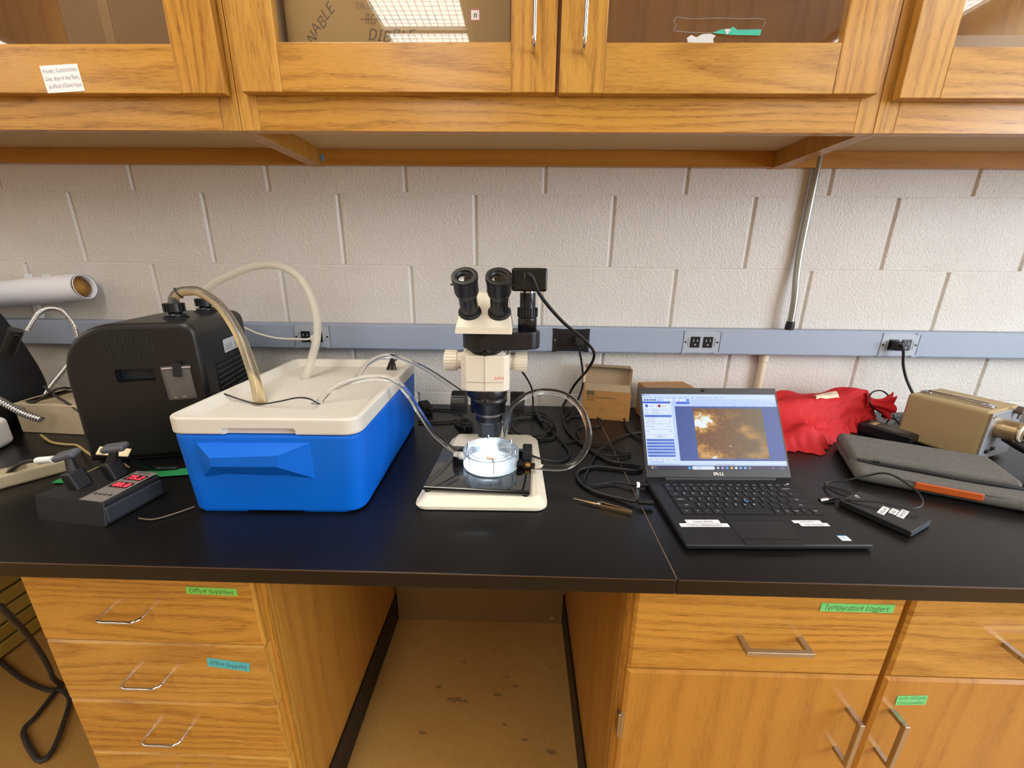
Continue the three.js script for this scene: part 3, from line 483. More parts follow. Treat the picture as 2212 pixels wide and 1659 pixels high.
// ---------------------------------------------------------------- aquarium chiller
const clearHose = new THREE.MeshPhysicalMaterial({ color: 0xffffff, roughness: 0.06, transmission: 1, thickness: 0.012, ior: 1.36, attenuationColor: new THREE.Color(0.9, 0.92, 0.9), attenuationDistance: 0.03 });
const paleHose = new THREE.MeshPhysicalMaterial({ color: new THREE.Color(0.88, 0.86, 0.78), roughness: 0.55, transmission: 0.7, thickness: 0, ior: 1.45 });
const amberHose = new THREE.MeshPhysicalMaterial({ color: 0xffffff, roughness: 0.16, transmission: 0.92, thickness: 0.02, ior: 1.38, attenuationColor: new THREE.Color(0.78, 0.64, 0.34), attenuationDistance: 0.02 });
{
  const phi = 0.2443, c = thing('water_chiller', 'black plastic aquarium chiller with two hose fittings on top', 'chiller', [-0.735, CT, 0.4], phi);
  // local: x runs to the right edge (0), left is negative; z is 0 at the front and negative behind
  const W = 0.27, H = 0.327, D = 0.27, s = new THREE.Shape(), e = 0.012;
  s.moveTo(-e, 0.02); s.lineTo(-e, H - 0.02 - e); s.quadraticCurveTo(-e, H - e, -0.03, H - e); s.lineTo(-0.15, H - e); s.bezierCurveTo(-0.215, H - e, -W + e + 0.006, H - 0.055, -W + e + 0.004, H - 0.12); s.lineTo(-W + e, 0.02); s.lineTo(-e, 0.02);
  const shell = new THREE.ExtrudeGeometry(s, { depth: D - 2 * e, bevelEnabled: true, bevelThickness: e, bevelSize: e, bevelSegments: 4, curveSegments: 14 }); shell.translate(0, 0, -D + e);
  const black = std('#131314', 0.38), ev = new Evaluator(); ev.attributes = ['position', 'normal'];
  const A = new Brush(shell); const B = new Brush(rbox(0.076, 0.03, 0.05, 0.004)); B.position.set(-0.135, 0.211, 0.0); A.updateMatrixWorld(); B.updateMatrixWorld();
  const cut = ev.evaluate(A, B, SUBTRACTION).geometry; part('shell', cut, black, c);
  part('hand_grip', rbox(0.074, 0.028, 0.002, 0.0009), std('#1c2226', 0.5), c, -0.135, 0.211, -0.024);
  part('base_foot', rbox(W - 0.02, 0.02, D - 0.02, 0.006), M.blackMatte, c, -W / 2, 0.0103, -D / 2);
  for (let i = 0; i < 14; i++) part('front_rib', rbox(0.0016, 0.085, 0.0016, 0.0006), black, c, -0.088 - i * 0.0075, 0.267, 0.0002);
  for (let i = 0; i < 15; i++) part('side_rib', rbox(0.007, 0.0075, 0.2, 0.003), black, c, -W + 0.001, 0.03 + i * 0.0136, -D / 2 + 0.015);
  for (let i = 0; i < 9; i++) for (let k = 0; k < 2; k++) part('vent_slat', rbox(0.0022, 0.0045, 0.088, 0.0009), std('#22262a', 0.35), c, 0.0006, 0.208 - i * 0.0135, -0.105 - k * 0.094);
  part('vent_recess', box(0.001, 0.125, 0.186), M.hole, c, 0.0001, 0.155, -0.152);
  const lab = printed(256, 220, (g, w, h) => { g.fillStyle = '#dfe1e4'; g.fillRect(0, 0, w, h); g.fillStyle = '#34383c'; g.font = 'bold 22px sans-serif'; g.fillText('Aquarium Water Chiller', 10, 30, 230); g.font = 'bold 28px sans-serif'; g.fillText('1/10 HP CHILLER', 10, 66, 220); for (let i = 0; i < 7; i++) { g.fillRect(10, 84 + i * 18, 120 + 40 * hash(i, 1, 1), 8); g.fillRect(178, 84 + i * 18, 60, 8); } });
  part('rating_label', sheet(0.084, 0.033), lab, c, 0.0008, 0.249, -0.16, 0, Math.PI / 2, 0.0);
  for (const [x, z] of [[-0.076, -0.091], [-0.07, -0.2235]]) {
    const f = part('hose_fitting', lathe([[0, 0], [0.021, 0], [0.021, 0.012], [0.014, 0.013], [0.014, 0.02], [0.0135, 0.036], [0.008, 0.037], [0.008, 0.05], [0.0065, 0.052], [0, 0.052]], 28), M.blackSatin, c, x, H - 0.002, z);
    const nut = []; nut.push(cyl(0.0185, 0.0195, 0.02, 28)); for (let i = 0; i < 14; i++) nut.push(new THREE.BoxGeometry(0.004, 0.019, 0.004).translate(0.0195, 0, 0).rotateY(i / 14 * 2 * Math.PI));
    part('union_nut', merge(nut), M.black, f, 0, 0.027, 0);
    part('socket_ring', new THREE.TorusGeometry(0.024, 0.0022, 8, 32).rotateX(Math.PI / 2), M.blackMatte, f, 0, 0.003, 0);
  }
  part('hose_clip', new THREE.TorusGeometry(0.0125, 0.0016, 8, 24).rotateY(Math.PI / 2), M.darkMetal, c, -0.055, H + 0.059, -0.08, 0, 0.3, 0.5);
}
tag(part('amber_hose', hose(PATH.yellow_hose, 0.0108), amberHose, scene), 'amber tinted hose arching from front chiller fitting into cooler lid', 'hose');
tag(part('milky_hose', hose(PATH.pale_hose, 0.0095), paleHose, scene), 'milky hose looping high against wall into cooler lid', 'hose');
{
  const b = thing('zip_bag', 'clear zip bag taped to the front of the black chiller', 'bag', [-0.735, CT, 0.4], 0.2443);
  const film = new THREE.MeshPhysicalMaterial({ color: new THREE.Color(0.8, 0.78, 0.76), roughness: 0.35, transmission: 0.92, thickness: 0 });
  const g = new THREE.PlaneGeometry(0.058, 0.08, 14, 18), p = g.attributes.position;
  for (let i = 0; i < p.count; i++) p.setZ(i, 0.0035 + 0.0028 * fbm(p.getX(i) * 6 + 0.5, p.getY(i) * 6 + 0.5, 5, 5, 3));
  g.computeVertexNormals();
  part('film', g, film, b, -0.051, 0.191, 0.001, 0, 0, 0.03);
  part('zip_strip', rbox(0.058, 0.003, 0.0015, 0.0006), std('#b9a9a4', 0.4), b, -0.05, 0.226, 0.006, 0, 0, 0.03);
  part('tape', sheet(0.017, 0.033, 0.0008), M.blackMatte, b, -0.048, 0.222, 0.0085, 0, 0, -0.12);
  part('paper_slip', sheet(0.05, 0.066, 0.0004), std('#4a443f', 0.8), b, -0.051, 0.187, 0.0022, 0, 0, 0.03);
  part('crumb', merge([move(box(0.007, 0.002, 0.001), -0.014, 0, 0), move(box(0.009, 0.002, 0.001), 0.004, 0.001, 0)]), std('#c9b98f', 0.7), b, -0.051, 0.156, 0.0052);
}
// ---------------------------------------------------------------- blue cooler
{
  const c = thing('cooler', 'blue picnic cooler with white lid and tubing holes', 'cooler', [-0.466, CT, 0.403], 0.026);
  const W = 0.345, D = 0.462, blue = std('#0062ce', 0.46, { specularIntensity: 0.5 }), white = std('#cfcbc2', 0.5);
  // body with rounded vertical corners that tapers slightly downward
  const rr = (w, d, r) => { const s = new THREE.Shape(), x = w / 2, y = d / 2; s.moveTo(-x + r, -y); s.lineTo(x - r, -y); s.quadraticCurveTo(x, -y, x, -y + r); s.lineTo(x, y - r); s.quadraticCurveTo(x, y, x - r, y); s.lineTo(-x + r, y); s.quadraticCurveTo(-x, y, -x, y - r); s.lineTo(-x, -y + r); s.quadraticCurveTo(-x, -y, -x + r, -y); return s; };
  const body = new THREE.ExtrudeGeometry(rr(W - 0.012, D - 0.012, 0.03), { depth: 0.146, bevelEnabled: true, bevelThickness: 0.006, bevelSize: 0.005, bevelSegments: 3, curveSegments: 8, steps: 6 });
  body.rotateX(-Math.PI / 2); body.translate(0, 0.009, 0);
  { const p = body.attributes.position; for (let i = 0; i < p.count; i++) { const k = 1 - 0.05 * (1 - p.getY(i) / 0.162); p.setX(i, p.getX(i) * k); p.setZ(i, p.getZ(i) * (1 - 0.012 * (1 - p.getY(i) / 0.162))); } body.computeVertexNormals(); }
  part('body', body, blue, c);
  for (const x of [-0.1, 0.09]) for (const z of [-0.2, 0.2]) part('foot', rbox(0.085, 0.01, 0.05, 0.004), blue, c, x, 0.005, z);
  // moulded carry handle: overhanging ledge with sloped cheeks on the front face
  {
    const z0 = D / 2 - 0.0085, P = [], tri = (...v) => v.forEach((q) => P.push(...q)), quad = (a, b, d, e) => { tri(a, b, d); tri(a, d, e); };
    const A = [-0.134, 0.152, z0], B = [0.098, 0.153, z0], C1 = [-0.086, 0.128, z0 + 0.03], C2 = [0.034, 0.133, z0 + 0.03], E1 = [-0.087, 0.111, z0 + 0.03], E2 = [0.03, 0.111, z0 + 0.03], F1 = [-0.134, 0.066, z0 - 0.002], F2 = [0.1, 0.063, z0 - 0.002], G1 = [-0.072, 0.07, z0 - 0.006], G2 = [0.034, 0.066, z0 - 0.006];
    quad(A, C1, C2, B); quad(C1, E1, E2, C2); quad(A, F1, E1, C1); quad(B, C2, E2, F2); tri(F1, G1, E1); tri(F2, E2, G2); quad(E1, G1, G2, E2);
    const g = new THREE.BufferGeometry(); g.setAttribute('position', new THREE.Float32BufferAttribute(P, 3)); g.setAttribute('uv', new THREE.Float32BufferAttribute(new Float32Array(P.length / 3 * 2), 2)); g.computeVertexNormals();
    const m = blue.clone(); m.side = THREE.DoubleSide; part('carry_handle', g, m, c);
  }
  const emb = letters('Coleman', 0.022, 0.0016, serif); part('embossed_name', emb, blue, c, W / 2 - 0.0105, 0.096, 0.06, 0, Math.PI / 2, 0);
  part('side_groove', merge([0.13, 0.065].map((y) => move(box(0.0008, 0.0012, 0.36), W / 2 - 0.0095, y, -0.02))), std('#0b56ae', 0.5), c);
  part('side_seam', merge([move(box(0.001, 0.11, 0.0015), W / 2 - 0.009, 0.09, -0.085), move(box(0.001, 0.11, 0.0015), W / 2 - 0.009, 0.09, 0.19)]), std('#0b56ae', 0.5), c);
  // lid: rim around a sunken panel, finger notches, four drilled holes
  const rim = rr(W, D, 0.03), hole = rr(W - 0.05, D - 0.05, 0.016); 
  const outer = new THREE.ExtrudeGeometry(rr(W - 0.008, D - 0.008, 0.028), { depth: 0.024, bevelEnabled: true, bevelThickness: 0.004, bevelSize: 0.004, bevelSegments: 3, curveSegments: 8 }); outer.rotateX(-Math.PI / 2); outer.translate(0, 0.1665, 0);
  const ev = new Evaluator(); ev.attributes = ['position', 'normal'];
  // sunken tray with sloping sides
  const tray = new THREE.ExtrudeGeometry(rr(W - 0.05, D - 0.05, 0.012), { depth: 0.02, bevelEnabled: false, curveSegments: 8 }); tray.rotateX(-Math.PI / 2);
  { const p = tray.attributes.position; for (let i = 0; i < p.count; i++) { const k = p.getY(i) / 0.02; p.setX(i, p.getX(i) * (1 + 0.115 * k)); p.setZ(i, p.getZ(i) * (1 + 0.082 * k)); } tray.computeVertexNormals(); }
  const cutTool = (g, x, y, z) => { const b = new Brush(g); b.position.set(x, y, z); b.updateMatrixWorld(); return b; };
  let lid = new Brush(outer); lid.updateMatrixWorld();
  lid = ev.evaluate(lid, cutTool(tray, 0, 0.1775, 0), SUBTRACTION);
  const turn = 0.026, holes = [[-0.539, 0.512, 0.013], [-0.543, 0.32, 0.0115], [-0.424, 0.5, 0.013], [-0.416, 0.303, 0.009]];
  for (const [x, z, r] of holes) { const dx = x + 0.466, dz = z - 0.403, lx = dx * Math.cos(turn) - dz * Math.sin(turn), lz = dx * Math.sin(turn) + dz * Math.cos(turn); lid = ev.evaluate(lid, cutTool(cyl(r, r, 0.05, 24), lx, 0.175, lz), SUBTRACTION); }
  lid = ev.evaluate(lid, cutTool(rbox(0.13, 0.016, 0.02, 0.005), -0.005, 0.168, D / 2), SUBTRACTION);
  lid = ev.evaluate(lid, cutTool(rbox(0.03, 0.03, 0.05, 0.004), W / 2 - 0.008, 0.196, -0.02), SUBTRACTION);
  part('lid', lid.geometry, white, c);
  part('lid_underside', rbox(W - 0.03, 0.01, D - 0.03, 0.004), std('#d9dbe0', 0.5), c, 0, 0.1635, 0);
  const t2 = letters('Coleman', 0.024, 0.001, serif); t2.rotateX(-Math.PI / 2); t2.rotateY(Math.PI / 2 - 0.0); part('embossed_name', t2, white, c, 0.003, 0.1773, 0.005);
  const fr = [move(box(0.002, 0.001, 0.12), -0.02, 0, 0), move(box(0.002, 0.001, 0.08), 0.024, 0, 0.02)]; part('emboss_frame', merge(fr), white, c, 0.003, 0.1777, 0.005);
}
{
  // bundle of cable ties standing in a hole of the lid
  const t = thing('cable_ties', 'bunch of black cable tie tails on the back corner of cooler lid', 'cable ties', [-0.353, 1.0935, 0.23]);
  for (let i = 0; i < 5; i++) part('tie', rod([-0.012 + i * 0.006, 0, 0.002 * (i % 2)], [0.002 + i * 0.0012, 0.034, -0.004], 0.0024, 0.0018, 8), M.black, t);
  part('tie', rod([0.006, 0.022, -0.002], [0.026, 0.034, -0.012], 0.0022, 0.0018, 8), M.black, t);
}
tag(part('clear_tube', hose(PATH.front_tube, 0.0064), clearHose, scene), 'clear tube running from front lid hole to left side of glowing chamber', 'tube');
tag(part('clear_tube', hose(PATH.back_tube, 0.0064), clearHose, scene), 'clear tube passing behind microscope and looping to right side of glowing chamber', 'tube');
tag(part('probe_wire', cable(PATH.probe_wire, 0.0016), M.black, scene), 'thin black probe wire lying across the white cooler lid', 'wire');
// ---------------------------------------------------------------- temperature controller and the clutter left of the cooler
{
  const c = thing('temperature_controller', 'dark two socket temperature controller with red digits', 'controller', [-0.806, CT, 0.618], -0.13);
  const s = new THREE.Shape([[-0.055, 0], [0.055, 0], [0.049, 0.038], [-0.049, 0.04]].map(([a, b]) => new THREE.Vector2(a, b)));
  const g = new THREE.ExtrudeGeometry(s, { depth: 0.142, bevelEnabled: true, bevelThickness: 0.003, bevelSize: 0.003, bevelSegments: 2 }); g.translate(0, 0.003, -0.071); g.rotateY(Math.PI / 2);
  part('housing', g, std('#1b1b1d', 0.5), c);
  part('front_bumper', rbox(0.01, 0.03, 0.104, 0.003), std('#2e3138', 0.45), c, 0.071, 0.02, 0);
  const face = printed(256, 512, (q, w, h) => {
    q.fillStyle = '#77736d'; q.fillRect(0, 0, w, h); q.fillStyle = '#4a4744'; q.fillRect(60, 16, 130, 22); q.fillStyle = '#120405'; q.fillRect(24, 66, 208, 92); q.fillRect(24, 196, 208, 92); q.fillStyle = '#2a2826';
    for (let i = 0; i < 4; i++) { q.beginPath(); q.ellipse(46 + i * 54, 400, 20, 15, 0, 0, 7); q.fill(); }
  });
  part('label_strip', new THREE.BoxGeometry(0.05, 0.0008, 0.104), face, c, 0.045, 0.0466, -0.001, 0.02);
  const led = new THREE.MeshStandardMaterial({ color: 0x220000, emissive: new THREE.Color(1, 0.04, 0.06), emissiveIntensity: 2.2 });
  const digits = (s2, x, z) => { const q = letters(s2, 0.0125, 0.0004); q.rotateX(-Math.PI / 2); part('led_digits', q, led, c, x, 0.0476 + z * -0.02, z); };
  digits('75.2', 0.046, -0.03); digits('80.0', 0.046, -0.004);
  for (let k = 0; k < 2; k++) {
    const z = [0.012, -0.03][k], x = [-0.03, 0.0][k], p = groupPart('plug', c, x, 0.041, z);
    part('plug_body', rbox(0.022, 0.04, 0.03, 0.005), M.blackRubber, p, 0, 0.02, 0, 0.1, 0, 0.2); part('plug_neck', rod([-0.002, 0.035, 0], [-0.012 + k * 0.02, 0.066, -0.006], 0.009, 0.006), M.blackRubber, p);
    part('duct_tape', rbox(0.046, 0.012, 0.022, 0.005, 3), std('#4f5157', 0.55), p, -0.016 + k * 0.024, 0.066, -0.006, 0.3, 0.2, k ? 0.1 : 0.25);
  }
}
tag(part('plug_cord', cable(PATH.plug_cord_left, 0.0042), M.blackRubber, scene), 'black cord with white sleeve leaving the controller plugs to the left', 'cord');
tag(part('cord_sleeve', rod(PATH.white_sleeve[0], PATH.white_sleeve[1], 0.0068), std('#eef3f6', 0.4), scene), 'white heat shrink sleeve on the cord left of the controller', 'sleeve');
tag(part('plug_cord', cable(PATH.plug_cord_right, 0.0042), M.blackRubber, scene), 'black cord running from controller plug down behind the cooler', 'cord');
{
  const t = thing('cord_tag', 'cream paper flag wrapped around the controller cord', 'tag', [-0.838, 1.0, 0.545], 0.3);
  part('flag', rbox(0.05, 0.004, 0.02, 0.0015), std('#e8d9b0', 0.7), t, 0, -0.006, 0.004, 0.5, 0, -0.35);
  part('wrap', cyl(0.006, 0.006, 0.03, 14), std('#e8d9b0', 0.7), t, 0.002, -0.008, -0.004, 0, 0, 1.2);
}
{
  const g = new THREE.PlaneGeometry(0.34, 0.034, 40, 2), p = g.attributes.position; for (let i = 0; i < p.count; i++) { const x = p.getX(i); p.setZ(i, 0.002 + 0.004 * noise(x + 1, 0.3, 9, 3, 2)); p.setY(i, p.getY(i) + 0.01 * Math.sin(x * 12)); } g.rotateX(-Math.PI / 2); g.computeVertexNormals();
  const m = std('#1f8a4d', 0.6); m.side = THREE.DoubleSide; tag(part('green_strap', g, m, scene, -0.83, CT, 0.505, 0, 0.1), 'green webbing strap lying behind the controller', 'strap');
}
tag(part('sensor_wire', cable(PATH.controller_wire, 0.0013), std('#6a5a48', 0.6), scene), 'thin brown wire on the counter in front of the cooler corner', 'wire');
tag(part('sensor_wire', cable(PATH.tan_wire2, 0.0016), std('#8c7a50', 0.6), scene), 'thin tan wire curving over the green strap', 'wire');
tag(part('sensor_wire', cable(PATH.tan_wire, 0.0028), std('#a8925c', 0.6), scene), 'tan wire lying in front of the beige box', 'wire');
{
  const c = thing('beige_box', 'small beige cardboard box standing left of the chiller', 'box', [-1.285, CT, 0.235], -0.06);
  const bm = std('#b3a489', 0.8); part('carton', rbox(0.23, 0.085, 0.12, 0.003), bm, c, 0.03, 0.0425, 0);
  part('top_flap', rbox(0.06, 0.003, 0.11, 0.001), bm, c, -0.055, 0.092, -0.01, 0, 0, 0.28);
  part('print', sheet(0.02, 0.008), std('#6b6252', 0.8), c, -0.06, 0.07, 0.0603);
}
for (const [n, l] of [['box_cords', 'dark cord pair draped over the beige box'], ['box_cords2', 'dark cord looping across the top of the beige box']]) tag(part('cord', cable(PATH[n], 0.0032), std('#2a2522', 0.6), scene), l, 'cord');
function gooseneck(name, pts, r, label) {   // ribbed metal tube
  const v = new THREE.CatmullRomCurve3(pts.map((q) => V(...q))), L = v.getLength(), n = Math.floor(L / (r * 0.75)), rings = [], T = new THREE.TorusGeometry(r * 0.86, r * 0.3, 6, 14), z = V(0, 0, 1);
  for (let i = 0; i <= n; i++) { const t = i / n, q = new THREE.Quaternion().setFromUnitVectors(z, v.getTangentAt(t)), p = v.getPointAt(t); rings.push(T.clone().applyQuaternion(q).translate(p.x, p.y, p.z)); }
  rings.push(new THREE.TubeGeometry(v, 80, r * 0.85, 12)); return tag(part(name, merge(rings), M.chrome, scene), label, 'gooseneck');
}
gooseneck('gooseneck_arm', PATH.gooseneck1, 0.0052, 'slim metal gooseneck arching behind the black chiller');
gooseneck('gooseneck_arm', PATH.gooseneck2, 0.0085, 'metal gooseneck lying low at the left edge of the bench');
{
  // black fabric bag at the left edge
  const b = thing('black_bag', 'black fabric bag leaning at the left end of the bench', 'bag', [-1.505, CT, 0.24]);
  const g = new THREE.SphereGeometry(1, 40, 28), p = g.attributes.position;
  for (let i = 0; i < p.count; i++) {
    let x = p.getX(i), y = p.getY(i), z = p.getZ(i); const q = (t) => Math.sign(t) * Math.pow(Math.abs(t), 0.62); x = q(x); y = q(y); z = q(z);
    const h = (y + 1) / 2, w = 0.125 - 0.055 * h + 0.012 * fbm(h + 0.1, (z + 1) / 2, 4, 4, 6); p.setXYZ(i, x * w + 0.012 * Math.sin(h * 5) - 0.035 * h, h * 0.43, z * (0.1 - 0.03 * h));
  }
  g.computeVertexNormals(); part('bag_body', g, std('#16161a', 0.8), b);
  part('strap', tube([[0.06, 0.33, 0.09], [0.085, 0.26, 0.1], [0.12, 0.2, 0.09], [0.115, 0.1, 0.1], [0.08, 0.02, 0.1]], 0.006, 8), M.blackMatte, b);
  part('lamp_clip', rod([0.13, 0.22, 0.02], [0.162, 0.278, 0.01], 0.015, 0.015, 16), M.black, b);
  part('clip_screw', rod([0.15, 0.262, 0.018], [0.176, 0.266, 0.02], 0.004, 0.004, 10), M.black, b);
}
{
  const t = thing('paper_roll', 'roll of white paper on a brown core lying against the wall', 'paper roll', [-1.55, 1.272, 0.058], 0.0);
  const L = 0.44, tilt = -0.07;
  const outer = lathe([[0.034, -L / 2], [0.0385, -L / 2], [0.0395, -L / 4], [0.039, 0], [0.0405, L / 4], [0.0395, L / 2], [0.0345, L / 2], [0.0335, L / 2 - 0.02], [0.034, -L / 2]], 36); outer.rotateZ(-Math.PI / 2 - 0.0); part('paper', outer, M.paper, t, 0, 0, 0, 0, 0.0, 0.1);
  const core = lathe([[0.0, 0], [0.0285, 0], [0.0285, L - 0.02], [0.0, L - 0.02]], 30); core.translate(0, -L / 2 + 0.01, 0); core.rotateZ(-Math.PI / 2); part('core', core, std('#b07c33', 0.75), t, 0, 0, 0, 0, 0, 0.1);
  part('end_curl', new THREE.TorusGeometry(0.034, 0.0012, 6, 36, 5).rotateY(Math.PI / 2), M.paper, t, 0.219, 0.022, 0, 0, 0.1, 0.1);
  for (const x of [0.06, 0.115]) part('tape_tab', rbox(0.022, 0.02, 0.006, 0.002), std('#d9dce0', 0.4), t, x, 0.047, 0.004);
}
tag(part('roll_rest', rbox(0.03, 0.03, 0.03, 0.004), M.white, scene, -1.74, 1.2025, 0.0165), 'white rest on the raceway under the far end of paper roll', 'rest');
tag(part('roll_rest', rbox(0.02, 0.046, 0.012, 0.003), M.white, scene, -1.56, 1.2105, 0.0075), 'small white rest on the raceway under the middle of paper roll', 'rest');
{
  const t = thing('power_strip', 'dusty beige power strip at the left front of the bench', 'power strip', [-1.09, CT, 0.555], 0.95);
  part('case', rbox(0.2, 0.03, 0.05, 0.006), std('#a79b80', 0.7), t, 0, 0.015, 0);
  for (let i = 0; i < 4; i++) part('socket', rbox(0.026, 0.002, 0.028, 0.001), std('#6f664f', 0.7), t, -0.06 + i * 0.042, 0.031, 0);
}
{
  const t = thing('white_charger', 'white rounded plug block at the left edge of the bench', 'charger', [-1.335, CT, 0.4], 0.4);
  part('charger_body', rbox(0.08, 0.075, 0.08, 0.016, 4), M.white, t, 0, 0.0385, 0); part('face_ring', new THREE.TorusGeometry(0.022, 0.0015, 6, 24).rotateX(Math.PI / 2), std('#cfcac2', 0.5), t, 0, 0.0762, 0);
}
tag(part('floor_cord', cable(PATH.floor_cord, 0.0068), std('#3a3a40', 0.5), scene), 'thick dark cord hanging left of the drawer cabinet', 'cord');
tag(part('floor_cord', cable(PATH.floor_loop, 0.0068), std('#35312f', 0.5), scene), 'thick dark cord looped on the floor left of the drawers', 'cord');
// ---------------------------------------------------------------- stereo microscope
const scopeWhite = std('#ded6c4', 0.42), scopeGrey = std('#3d4046', 0.4, { metalness: 0.3 });
{
  const O = [-0.075, CT, 0.44], m = thing('microscope', 'cream and black stereo microscope with trinocular camera port', 'microscope', O);
  const at = (name, g, mat, x, y, z, rx = 0, ry = 0, rz = 0, parent = m) => part(name, g, mat, parent, x - O[0], y - O[1], z - O[2], rx, ry, rz);
  // base plate, narrower at the back
  {
    const q = [[-0.205, 0.612], [0.056, 0.608], [0.046, 0.276], [-0.178, 0.278]], cx = -0.0715, cz = 0.443, s = new THREE.Shape();
    const pts = q.map(([x, z]) => new THREE.Vector2((x - cx) * 0.9, -(z - cz) * 0.92)), n = pts.length;
    for (let i = 0; i < n; i++) { const a = pts[i], b = pts[(i + 1) % n], p = pts[(i + n - 1) % n], k = 0.014; const d0 = a.clone().sub(p).normalize(), d1 = b.clone().sub(a).normalize(); const s0 = a.clone().addScaledVector(d0, -k), e0 = a.clone().addScaledVector(d1, k); if (i) s.lineTo(s0.x, s0.y); else s.moveTo(s0.x, s0.y); s.quadraticCurveTo(a.x, a.y, e0.x, e0.y); }
    const top = new THREE.ExtrudeGeometry(s, { depth: 0.0005, bevelEnabled: true, bevelThickness: 0.013, bevelSize: 0.013, bevelSegments: 1, curveSegments: 6 }); top.rotateX(-Math.PI / 2);
    { const p = top.attributes.position; for (let i = 0; i < p.count; i++) if (p.getY(i) < 0) { p.setY(i, p.getY(i) * 0.0); const k = 1 + 0.013 / 0.13; p.setX(i, p.getX(i)); } }
    const low = new THREE.ExtrudeGeometry(s, { depth: 0.006, bevelEnabled: true, bevelThickness: 0.002, bevelSize: 0.013, bevelSegments: 2, curveSegments: 6 }); low.rotateX(-Math.PI / 2);
    // sloping skirt: lower outline wide, upper outline narrow
    const skirt = new THREE.ExtrudeGeometry(s, { depth: 0.0148, bevelEnabled: false, curveSegments: 6, steps: 1 }); skirt.rotateX(-Math.PI / 2);
    { const p = skirt.attributes.position; for (let i = 0; i < p.count; i++) { const k = p.getY(i) > 0.01 ? 0.965 : 1.098, kz = p.getY(i) > 0.01 ? 0.97 : 1.075; p.setX(i, p.getX(i) * k); p.setZ(i, p.getZ(i) * kz); } skirt.computeVertexNormals(); }
    at('base', merge([move(low, 0, 0.0022, 0), move(skirt, 0, 0.008, 0)]), scopeWhite, cx, CT, cz);
  }
  // column
  at('column', merge([move(rbox(0.036, 0.2, 0.05, 0.002), 0, 0, 0), move(rbox(0.058, 0.2, 0.034, 0.004), 0, 0, -0.012)]), scopeGrey, -0.081, 1.036, 0.31);
  at('column_face', merge([move(box(0.0008, 0.19, 0.001), -0.0175, 0, 0), move(box(0.0008, 0.19, 0.001), 0.0175, 0, 0)]), M.black, -0.081, 1.034, 0.335);
  at('focus_block', rbox(0.086, 0.07, 0.07, 0.012, 3), M.blackSatin, -0.081, 1.045, 0.315);
  for (const s of [-1, 1]) {
    const g = [new THREE.CylinderGeometry(0.0285, 0.03, 0.036, 40).rotateZ(Math.PI / 2 * -s)]; for (let i = 0; i < 26; i++) g.push(new THREE.BoxGeometry(0.034, 0.0032, 0.004).translate(0, 0.0295, 0).rotateX(i / 26 * 2 * Math.PI));
    at('focus_knob', merge(g), M.black, -0.0815 + s * 0.074, 1.033, 0.318);
  }
  at('carrier_ring', lathe([[0, -0.012], [0.044, -0.012], [0.046, -0.008], [0.046, 0.008], [0.042, 0.013], [0, 0.013]], 48), M.blackSatin, -0.077, 1.097, 0.407);
  at('carrier_arm', rbox(0.05, 0.03, 0.07, 0.006), M.blackSatin, -0.079, 1.09, 0.36);
  // zoom body
  {
    const s = new THREE.Shape([[-0.0505, -0.045], [0.0505, -0.045], [0.0505, 0.032], [0.04, 0.042], [0, 0.046], [-0.04, 0.042], [-0.0505, 0.032]].map(([a, b]) => new THREE.Vector2(a, -b)));
    const g = new THREE.ExtrudeGeometry(s, { depth: 0.074, bevelEnabled: true, bevelThickness: 0.003, bevelSize: 0.002, bevelSegments: 2 }); g.rotateX(-Math.PI / 2);
    at('zoom_body', g, scopeWhite, -0.078, 1.109, 0.405);
    at('body_shoulder', new THREE.CylinderGeometry(0.047, 0.062, 0.012, 4, 1).rotateY(Math.PI / 4).scale(1.05, 1, 0.9), scopeWhite, -0.078, 1.191, 0.402);
    at('seam_line', merge([move(box(0.0009, 0.074, 0.0009), 0, 0, 0), ...[-1, 1].map((s) => box(0.04, 0.0011, 0.001).rotateY(s * 0.1).translate(s * 0.02, -0.0185, -0.0018))]), std('#9c968a', 0.6), -0.078, 1.146, 0.4531);
    const lg = printed(256, 128, (q, w, h) => { q.fillStyle = '#ded6c4'; q.fillRect(0, 0, w, h); q.fillStyle = '#cf2430'; q.font = 'italic bold 96px serif'; q.fillText('Leica', 14, 90, 228); q.fillRect(16, 108, 90, 4); });
    at('maker_mark', sheet(0.0225, 0.011), lg, -0.0475, 1.137, 0.45015, 0, 0.1);
  }
  for (const s of [-1, 1]) {
    const g = [new THREE.CylinderGeometry(0.0215, 0.0225, 0.028, 40).rotateZ(Math.PI / 2 * -s)]; for (let i = 0; i < 20; i++) g.push(new THREE.BoxGeometry(0.024, 0.0026, 0.003).translate(s * 0.001, 0.0222, 0).rotateX(i / 20 * 2 * Math.PI));
    const k = at('zoom_knob', merge(g), scopeWhite, -0.0785 + s * 0.078, 1.165, 0.407);
    const dm = printed(256, 64, (q, w, h) => { q.fillStyle = '#e4dccb'; q.fillRect(0, 0, w, h); q.fillStyle = '#333'; q.font = '22px sans-serif'; q.save(); ['2.0', '1.6', '1.25', '1.0', '4.0', '3.2', '2.5', '0.8'].forEach((t, i) => q.fillText(t, i * 32 + 2, 40)); q.restore(); });
    part('scale_ring', new THREE.CylinderGeometry(0.0188, 0.0188, 0.014, 36, 1, false).rotateZ(Math.PI / 2), dm, k, -s * 0.02, 0, 0);
  }
  // objective
  at('objective', lathe([[0, 0], [0.03, 0], [0.031, 0.002], [0.031, 0.018], [0.0325, 0.019], [0.0325, 0.021], [0.034, 0.022], [0.034, 0.046], [0.041, 0.047], [0.041, 0.066], [0, 0.066]], 56), M.blackSatin, -0.072, 1.026, 0.412);
